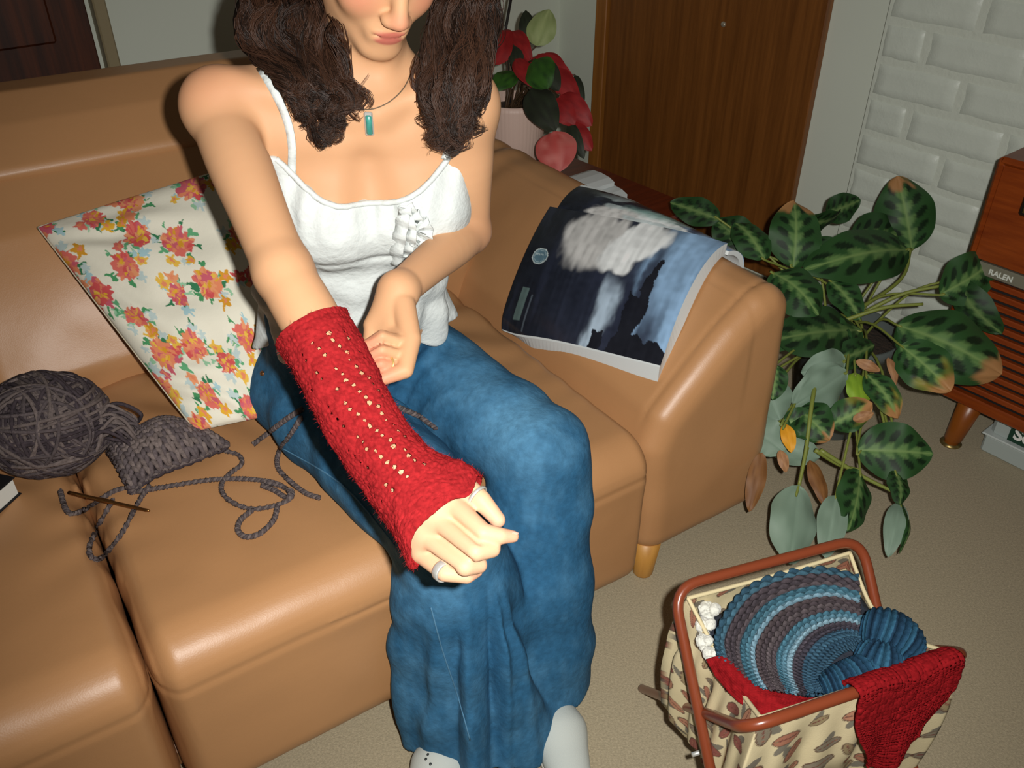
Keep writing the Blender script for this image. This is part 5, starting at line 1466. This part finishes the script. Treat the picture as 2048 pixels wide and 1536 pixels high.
for v_ in (.655, -.26):
    for n_ in (2.02, 2.24):
        q, f = lathe([(0, 0), (.016, .0), (.018, .004), (.018, .012), (.022, .018), (.031, .15), (0, .15)], (0, 0, 0), 22)
        q[:, :2] += np.outer((.15 - q[:, 2]), (WN[:2] * (-.06 if n_ < 2.1 else .06) + WV[:2] * (.10 if v_ > 0 else -.10)))
        lg = mesh_obj('leg', q + W(n_, v_, 0), f, wood('leg_veneer', srgb(122, 62, 16), srgb(150, 84, 26), 4, ((0, 0, 0), (.2, .2, 1)), .35) if v_ > 0 and n_ < 2.1 else bpy.data.materials['leg_veneer'], rad)
        q2, f2 = lathe([(0, .0), (.026, .0), (.027, .003), (.012, .007), (.0, .012)], W(n_, v_, 0) + .15 * (WN * (-.06 if n_ < 2.1 else .06) + WV * (.10 if v_ > 0 else -.10)), 20)
        mesh_obj('glide', q2, f2, mat('brass_glide', srgb(150, 128, 78), .35, .8) if v_ > 0 and n_ < 2.1 else MATS['brass_glide'], lg)
# lidded pale box under the radio with a green label
bxo = empty('storage_box', W(2.16, .34, 0)); tag(bxo, 'pale grey lidded box with green label under the radio', 'box')
M_plast = mat('pale_grey_plastic', srgb(166, 176, 172), rough=0.4)
mesh_obj('box_body', *box_vf(W(2.165, .33, .027), WN, WV, ZU, .25, .56, .054, .006), M_plast, bxo, smooth=False)
ld = mesh_obj('lid', *box_vf(W(2.17, .33, .091), WN, WV, ZU, .24, .55, .080, .010), M_plast, bxo, smooth=False)
mesh_obj('lid_rim', *box_vf(W(2.165, .33, .056), WN, WV, ZU, .262, .572, .006, .002), mat('pale_rim', srgb(190, 198, 194), .35), ld, smooth=False)
lb_ = mesh_obj('label', *box_vf(W(2.048, .420, .090), WN, WV, ZU, .004, .28, .058, .001), mat('dark_green_label', srgb(18, 58, 42), .45), bxo, smooth=False)
text_mesh('lettering', 'Scrabble', .046, mat('white_letters', srgb(226, 228, 222), .5), lb_, W(2.0455, .549, .074), -WV, ZU, -WN, bold=.0016)
# ================================================================== folding knitting bag on a brown tube frame
M_tube = mat('brown_enamel_tube', srgb(122, 58, 34), rough=0.28, spec=0.6)
ZR = .47
bk = empty('knitting_bag_stand', A3(.42, .80, 0)); tag(bk, 'folding knitting stand of brown tubes holding a leaf-print fabric bag', 'knitting bag')
ATL, ATR = ZP(1346, 1176, ZR), ZP(1722, 1076, ZR)
BTL, BTR = ZP(1492, 1458, ZR), ZP(1942, 1306, ZR)
offB = ZP(1284, 1377, .009) - BTL
offA = A3(.115, -.375, -(ZR - .009))
def fillet(P, r, n=8):
    out = [P[0]]
    for i in range(1, len(P) - 1):
        a, b, c = P[i - 1], P[i], P[i + 1]; u_ = nrm(a - b); w_ = nrm(c - b)
        for t in np.linspace(0, 1, n): out.append((b + u_ * r) * (1 - t) ** 2 + b * 2 * t * (1 - t) + (b + w_ * r) * t ** 2)
    out.append(P[-1]); return np.array(out)
def dens(P, m=.012):
    out = [P[0]]
    for a, b in zip(P[:-1], P[1:]):
        k = max(1, int(np.linalg.norm(b - a) / m)); out += [lerp(a, b, (j + 1) / k) for j in range(k)]
    return np.array(out)
for nm_, P in (('back_frame', [ATL + offA, ATL, ATR, ATR + offA]), ('front_frame', [BTL + offB, BTL, BTR, BTR + offB])):
    q = dens(fillet(P, .042)); MB().add(*tube(q, .0078, 14)).build(nm_, M_tube, bk)
# pivots where the frames cross
for (p0, o0, p1, o1) in ((ATL, offA, BTL, offB), (ATR, offA, BTR, offB)):
    pm = (lerp(p0, p0 + o0, .5) + lerp(p1, p1 + o1, .5)) / 2
    MB().add(*tube([pm - nrm(ATR - ATL) * .012, pm + nrm(ATR - ATL) * .012], .0035, 8)).build('pivot_bolt', M_silver, bk)
# fabric bag: rim between the two rails, bulging body
rim = [lerp(ATL, ATR, .06) + A3(.004, -.012, -.014), lerp(ATL, ATR, .95) + A3(-.004, -.012, -.014), lerp(BTL, BTR, .93) + A3(0, .010, -.004), lerp(BTL, BTR, .07) + A3(0, .010, -.004)]
NUb, NVb = 620, 230
th_ = np.arange(NUb) / NUb * 4
rp = np.array([lerp(rim[int(t) % 4], rim[(int(t) + 1) % 4], t - int(t)) for t in th_])
cen = rp.mean(0)
sag = np.array([-.040 * math.sin(math.pi * (t % 1)) if int(t) in (1, 3) else -.003 * math.sin(math.pi * (t % 1)) for t in th_]); rp[:, 2] += sag
inw = np.array([.10 * math.sin(math.pi * (t % 1)) if int(t) in (1, 3) else 0 for t in th_]); rp = rp + (cen - rp) * inw[:, None] * A3(1, 1, 0)
bb = np.linspace(0, 1, NVb)
Pb = np.zeros((NUb, NVb, 3))
for j, b in enumerate(bb):
    z = lerp(0, -.33, b); k = 1 + .10 * math.sin(math.pi * min(1, b * 1.05) ** .8) - .35 * max(0, b - .75) / .25
    ring_ = cen * A3(1, 1, 0) + (rp - cen) * A3(1, 1, 0) * k
    Pb[:, j] = ring_ + np.outer(rp[:, 2] * (1 - b) + (ZR - .01) * b + z, A3(0, 0, 1))
ang = np.linspace(0, 2 * math.pi, NUb, endpoint=False)[:, None] + 0 * bb[None]
fold = (.006 * np.sin(ang * 11 + 3 * vnoise(np.stack([ang * 2, bb[None] * 3 + 0 * ang, 0 * ang], -1), 3)) + .004 * np.sin(ang * 23)) * sstep(.02, .3, bb)[None]
Pb += nrm(A3(0, 0, 1)) * 0 + ((Pb - cen) * A3(1, 1, 0) / (np.linalg.norm((Pb - cen) * A3(1, 1, 0), axis=2)[..., None] + 1e-6)) * fold[..., None]
U3 = (np.repeat((th_ / 4)[:, None], NVb, 1) * 3.6).ravel(); V3 = np.repeat(bb[None], NUb, 0).ravel() * 1.0
cb = np.tile(srgb_np([204, 190, 152]), (NUb * NVb, 1))
br = np.random.default_rng(12); sp2 = []
for _ in range(6000):
    x, y = br.uniform(0, 3.6), br.uniform(0, 1)
    if all((x - a) ** 2 + (y - b) ** 2 > .105 ** 2 for a, b in sp2): sp2.append((x, y))
LC = [srgb_np(q) for q in ([158, 108, 86], [172, 124, 98], [132, 80, 70], [128, 118, 100], [146, 130, 98])]
for (x, y) in sp2:
    a = br.uniform(0, 6.28); s_ = br.uniform(.040, .062)
    blob(U3, V3, x + .6 * s_ * math.cos(a + 1.5), y + .6 * s_ * math.sin(a + 1.5), s_ * .9, srgb_np([118, 112, 98]), cb, 0, 0, 0, 2.4, a + .8)
    blob(U3, V3, x, y, s_ * 1.12, srgb_np([98, 76, 62]), cb, 0, 0, 0, 2.0, a); blob(U3, V3, x, y, s_, LC[br.integers(5)], cb, 0, 0, 0, 2.15, a)
    for k in range(5): blob(U3, V3, x + (k - 2) * s_ * .36 * math.cos(a), y + (k - 2) * s_ * .36 * math.sin(a), s_ * .14, LC[br.integers(5)] * .75, cb, 0, 0, 0, 2.5, a + .9)
    blob(U3, V3, x, y, s_ * .95, LC[2] * .7, cb, 0, 0, 0, 26, a)
M_bagfab = mat('leaf_print_fabric', attr=True, rough=0.85, spec=0.15, bump=[('noise', 600, 0.3, 0.001)], var=(40, .05))
bag = mesh_obj('fabric_bag', Pb.reshape(-1, 3), grid_faces(NUb, NVb, True), M_bagfab, bk, cols=cb)
md = bag.modifiers.new('thickness', 'SOLIDIFY'); md.thickness = .002; md.offset = 0
btm = Pb[:, -1]; mesh_obj('bag_bottom', np.vstack([btm, btm.mean(0)]), [(i, (i + 1) % NUb, NUb) for i in range(NUb)], M_bagfab, bk, cols=np.tile(cb[0], (NUb + 1, 1)))
# rolled hem along the rim
MB().add(*tube(np.vstack([rp, rp[:1]]), .0032, 6, False)).build('rim_hem', mat('cream_hem', srgb(200, 186, 146), .8), bk)

# ---- contents
zc_ = ZR - .02
def dome(px, py, z): return ZP(px, py, z)
# striped crochet blanket: rows as concentric arcs
M_croc = mat('crochet_wool', attr=True, rough=0.95, spec=0.1, bump=[('noise', 700, 0.7, 0.0012)], var=(180, .25, 4))
crow = [srgb_np(np.array(q) * .62 + np.mean(q) * .30) for q in ([38, 84, 112], [52, 104, 130], [78, 66, 74], [70, 60, 68], [84, 72, 78], [44, 100, 124], [58, 116, 140], [104, 152, 176], [80, 66, 70], [72, 60, 66], [86, 74, 78], [78, 66, 72], [50, 110, 136], [70, 126, 152], [112, 158, 180], [70, 62, 74], [60, 56, 70], [42, 86, 116], [44, 92, 122], [36, 78, 108], [40, 84, 114], [44, 90, 120])]
nrow = len(crow); NA, NR = 420, nrow * 9
A_, R_ = np.meshgrid(np.linspace(0, 1, NA), np.linspace(0, 1, NR), indexing='ij')
outl = np.array([(1716, 1152), (1640, 1136), (1560, 1146), (1490, 1178), (1452, 1222), (1430, 1270), (1432, 1300), (1442, 1325), (1456, 1345), (1474, 1362)])
inn = np.array([(1722, 1300), (1712, 1296), (1700, 1298), (1686, 1304), (1672, 1314), (1660, 1328), (1652, 1344), (1648, 1360), (1648, 1376), (1652, 1392)])
po, pi_ = spline(outl, NA), spline(inn, NA)
pxy = po[:, None] * (1 - R_)[..., None] + pi_[:, None] * R_[..., None]
hz = zc_ - .028 + .062 * np.sin(math.pi * np.clip(.10 + R_ * .78, 0, 1)) ** .8 * (.55 + .45 * np.sin(math.pi * np.clip(A_ * .9 + .05, 0, 1))) + .012 * np.sin(R_ * 9 + A_ * 4) * .6
rays = FW[None, None] + RT * ((pxy[..., :1] - 1024) / F_PX) - UP * ((pxy[..., 1:] - 768) / F_PX)
Pc = C0 + rays * ((hz - CAM_H) / rays[..., 2])[..., None]
ridx = np.clip((R_ * nrow).astype(int), 0, nrow - 1); fr_ = R_ * nrow - ridx - .5
arc = np.cumsum(np.r_[0, np.linalg.norm(np.diff(Pc[:, NR // 3], axis=0), axis=1)]); nst = arc[-1] / .0105
stph = A_ * nst + .5 * (ridx % 2) + np.abs(fr_) * .7
bump_ = (np.abs(np.cos(math.pi * stph)) ** .7) * np.cos(math.pi * fr_) ** .7
du = np.gradient(Pc, axis=0); dr_ = np.gradient(Pc, axis=1); nn_ = np.cross(du, dr_); nn_ /= np.linalg.norm(nn_, axis=2)[..., None] + 1e-12
if nn_[NA // 2, NR // 2] @ A3(0, -.5, .8) < 0: nn_ = -nn_
Pc2 = Pc + nn_ * (.0065 * bump_)[..., None]
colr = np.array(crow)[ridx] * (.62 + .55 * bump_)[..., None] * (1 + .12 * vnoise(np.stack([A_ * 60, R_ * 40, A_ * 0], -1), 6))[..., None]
blk = empty('crochet_blanket', Pc.reshape(-1, 3).mean(0)); tag(blk, 'striped blue, teal and grey crocheted blanket bunched in the knitting bag', 'blanket')
bo = mesh_obj('striped_fold', Pc2.reshape(-1, 3), grid_faces(NA, NR), M_croc, blk, cols=colr.reshape(-1, 3))
md = bo.modifiers.new('thickness', 'SOLIDIFY'); md.thickness = .006; md.offset = -1
# skirt hanging down from the outer edge so the fold has body
ou3 = Pc[:, 0]; sk = np.stack([ou3, ou3 + (ou3.mean(0) - ou3) * .05 - A3(0, 0, .02), ou3 + (ou3.mean(0) - ou3) * .2 - A3(0, 0, .10)], 1)
mesh_obj('under_fold', sk.reshape(-1, 3), grid_faces(NA, 3), M_croc, blk, cols=np.tile(crow[0], (NA * 3, 1)))
# ribbed blue rolls on the right
def roll(pp, r, nrib, m, cols_, parent, name, seg=48):
    c_ = spline(np.array([ZP(x, y, z) for x, y, z in pp]), 260); s_ = np.linspace(0, 1, 260)
    T, N, Bn = frames(c_); a_ = np.arange(seg) * 2 * math.pi / seg
    rr = r * np.sin(math.pi * np.clip(s_, .02, .98)) ** .4
    S_, AA = np.meshgrid(s_, a_, indexing='ij')
    rib_ = np.abs(np.cos(math.pi * (S_ * nrib)))**.7; st = np.abs(np.cos(AA * 9 + S_ * nrib * .0))
    rad_ = rr[:, None] * (1 + 0 * AA) + .006 * rib_ * (.6 + .4 * st)
    v = c_[:, None] + (N[:, None] * np.cos(a_)[None, :, None] + Bn[:, None] * np.sin(a_)[None, :, None]) * rad_[..., None]
    k = (np.floor(S_ * nrib).astype(int)) % len(cols_)
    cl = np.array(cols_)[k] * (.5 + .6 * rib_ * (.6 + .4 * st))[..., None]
    i, j = np.meshgrid(np.arange(259), np.arange(seg), indexing='ij'); j2 = (j + 1) % seg
    f = np.stack([i * seg + j, i * seg + j2, (i + 1) * seg + j2, (i + 1) * seg + j], -1).reshape(-1, 4)
    return mesh_obj(name, v.reshape(-1, 3), f, m, parent, cols=cl.reshape(-1, 3))
BLU = [srgb_np([34, 66, 90]), srgb_np([44, 84, 108]), srgb_np([30, 56, 78])]
roll([(1724, 1252, .470), (1760, 1262, .474), (1800, 1285, .466), (1832, 1318, .45)], .030, 12, M_croc, BLU, blk, 'rolled_edge')
roll([(1640, 1376, .450), (1690, 1360, .458), (1750, 1338, .460), (1830, 1318, .446)], .019, 18, M_croc, BLU, blk, 'rolled_edge')
roll([(1716, 1300, .465), (1760, 1322, .468), (1800, 1330, .462)], .022, 9, M_croc, BLU, blk, 'rolled_edge')
# white wool tufts at the left side of the bag
M_whitewool = mat('white_wool', srgb(206, 206, 196), rough=0.95, bump=[('noise', 160, 0.9, 0.004)], sheen=0.4)
for i, (x, y, r, lb) in enumerate(((1418, 1222, 26, 'topmost white wool tuft at the left edge of the knitting bag'), (1410, 1252, 24, 'second white wool tuft from the top in the knitting bag'), (1408, 1284, 20, 'third white wool tuft from the top in the knitting bag'), (1420, 1308, 18, 'lowest white wool tuft just above the red knitting'))):
    p = ZP(x, y, zc_ - .02); R = r * 1.06 / F_PX * .95
    fw = Field(p - R * 1.6, p + R * 1.6, R / 9)
    for k in range(9): fw.ell(p + np.array([math.sin(k * 2.4), math.cos(k * 2.4), math.sin(k * 1.3)]) * R * .5, np.full(3, R * .55), None, R * .15)
    fw.disp(lambda P: R * .10 * vnoise(P / R * 4, 7 + i)); v, f = fw.mesh()
    tag(mesh_obj('wool_tuft', v, f, M_whitewool, None), lb, 'wool', 'white wool tufts in the knitting bag')
# red knitting: one strip lying inside, one piece hanging over the front rail
def knit_sheet(name, pts_fn, nu, nv, su, sv2_, th):
    A_, B_ = np.meshgrid(np.linspace(0, 1, nu), np.linspace(0, 1, nv), indexing='ij'); P = pts_fn(A_, B_)
    d1 = np.gradient(P, axis=0); d2 = np.gradient(P, axis=1); n_ = np.cross(d1, d2); n_ /= np.linalg.norm(n_, axis=2)[..., None] + 1e-12
    if n_[nu // 2, nv // 2] @ nrm(C0 - P[nu // 2, nv // 2]) < 0: n_ = -n_
    fr = np.mod(A_ * su, 1) - .5; st = np.abs(np.cos(math.pi * (B_ * sv2_ + np.abs(fr) * 1.1))) * np.cos(math.pi * fr) ** .5
    P = P + n_ * (.0011 * st + .0012 * vnoise(P * 160, 9))[..., None]
    o_ = mesh_obj(name, P.reshape(-1, 3), grid_faces(nu, nv), M_red, None, cols=(srgb_np([126, 22, 26]) * (.95 + .06 * st)[..., None]).reshape(-1, 3))
    md = o_.modifiers.new('thickness', 'SOLIDIFY'); md.thickness = th; md.offset = -1
    return o_
def px_sheet(rows):
    """rows of (px, py, height) control points"""
    Cg = np.array([[ZP(*q) for q in r_] for r_ in rows])
    def fn(A_, B_):
        nu, nv = A_.shape
        R1 = np.array([spline(r_, nv) for r_ in Cg]); R2 = np.array([spline(R1[:, j], nu) for j in range(nv)])
        return np.transpose(R2, (1, 0, 2))
    return fn
o_ = knit_sheet('red_knitting', px_sheet([[(1412, 1318, .440), (1440, 1312, .452), (1480, 1322, .45)], [(1436, 1358, .43), (1470, 1350, .452), (1520, 1360, .45)], [(1478, 1404, .43), (1520, 1390, .452), (1580, 1388, .45)], [(1530, 1430, .44), (1580, 1412, .455), (1640, 1396, .45)], [(1620, 1424, .45), (1650, 1404, .46), (1700, 1380, .455)]]), 150, 60, 40, 16, .004)
tag(o_, 'strip of red knitting tucked inside the bag under the blanket', 'knitting')
def over_rail():
    r0, r1 = lerp(BTL, BTR, .44), lerp(BTL, BTR, .90); ax = nrm(r1 - r0); out = nrm(np.cross(ax, A3(0, 0, 1))); out = out if out[1] < 0 else -out
    def fn(A_, B_):
        a = lerp(0, 1, A_); wdt = lerp(1.0, .52, sstep(.40, 1, B_)); x = .5 + (a - .5) * wdt
        base_ = r0 + (r1 - r0) * (x + .02 * np.sin(B_ * 5))[..., None]
        t = B_ * 1.0; R = .0115
        # path: inside drop, over the tube, outside hang
        s_ = lerp(-.026, .150, t); ph = np.clip(s_ / R, -1.6, 1.7)
        o2 = R * np.sin(ph); z2 = R * np.cos(ph)
        below_out = np.clip(s_ - 1.7 * R, 0, 1); below_in = np.clip(-s_ - 1.6 * R, 0, 1)
        o2 = o2 + below_out * .14 + .006 * np.sin(A_ * 9 + B_ * 3) * sstep(.4, 1, B_); o2 = o2 - below_in * .9
        z2 = z2 - below_out * (.85 + .25 * np.sin(A_ * 3 + .4)) - below_in * -.10
        lump = .010 * np.exp(-((B_ - .30) / .12) ** 2) * (1 + .6 * np.sin(A_ * 8))
        return base_ + out * (o2)[..., None] + np.array([0, 0, 1.0]) * (z2 + lump)[..., None]
    return fn
o_ = knit_sheet('red_knitting', over_rail(), 110, 150, 26, 40, .005)
tag(o_, 'piece of red knitting hanging over the front rail of the knitting bag', 'knitting')
# dark cloth filling the bag below the knitting
q = [rim[0], rim[1], rim[2], rim[3]]; ccx = np.mean(q, 0)
fv = np.array([ccx + (p - ccx) * .92 - A3(0, 0, .055) for p in q]); gg = []
for a in np.linspace(0, 1, 24):
    for b in np.linspace(0, 1, 24):
        p = lerp(lerp(fv[0], fv[1], a), lerp(fv[3], fv[2], a), b); gg.append(p + A3(0, 0, .022 * math.sin(math.pi * a) * math.sin(math.pi * b) + .006 * float(vnoise(np.array([a * 5, b * 5, 0])))))
lin = mesh_obj('dark_wool_cloth', gg, grid_faces(24, 24), mat('dark_navy_wool', srgb(34, 40, 52), .95, bump=[('noise', 120, .8, .004)]), None)
md = lin.modifiers.new('thickness', 'SOLIDIFY'); md.thickness = .01
tag(lin, 'dark navy woollen cloth at the bottom of the knitting bag contents', 'cloth')
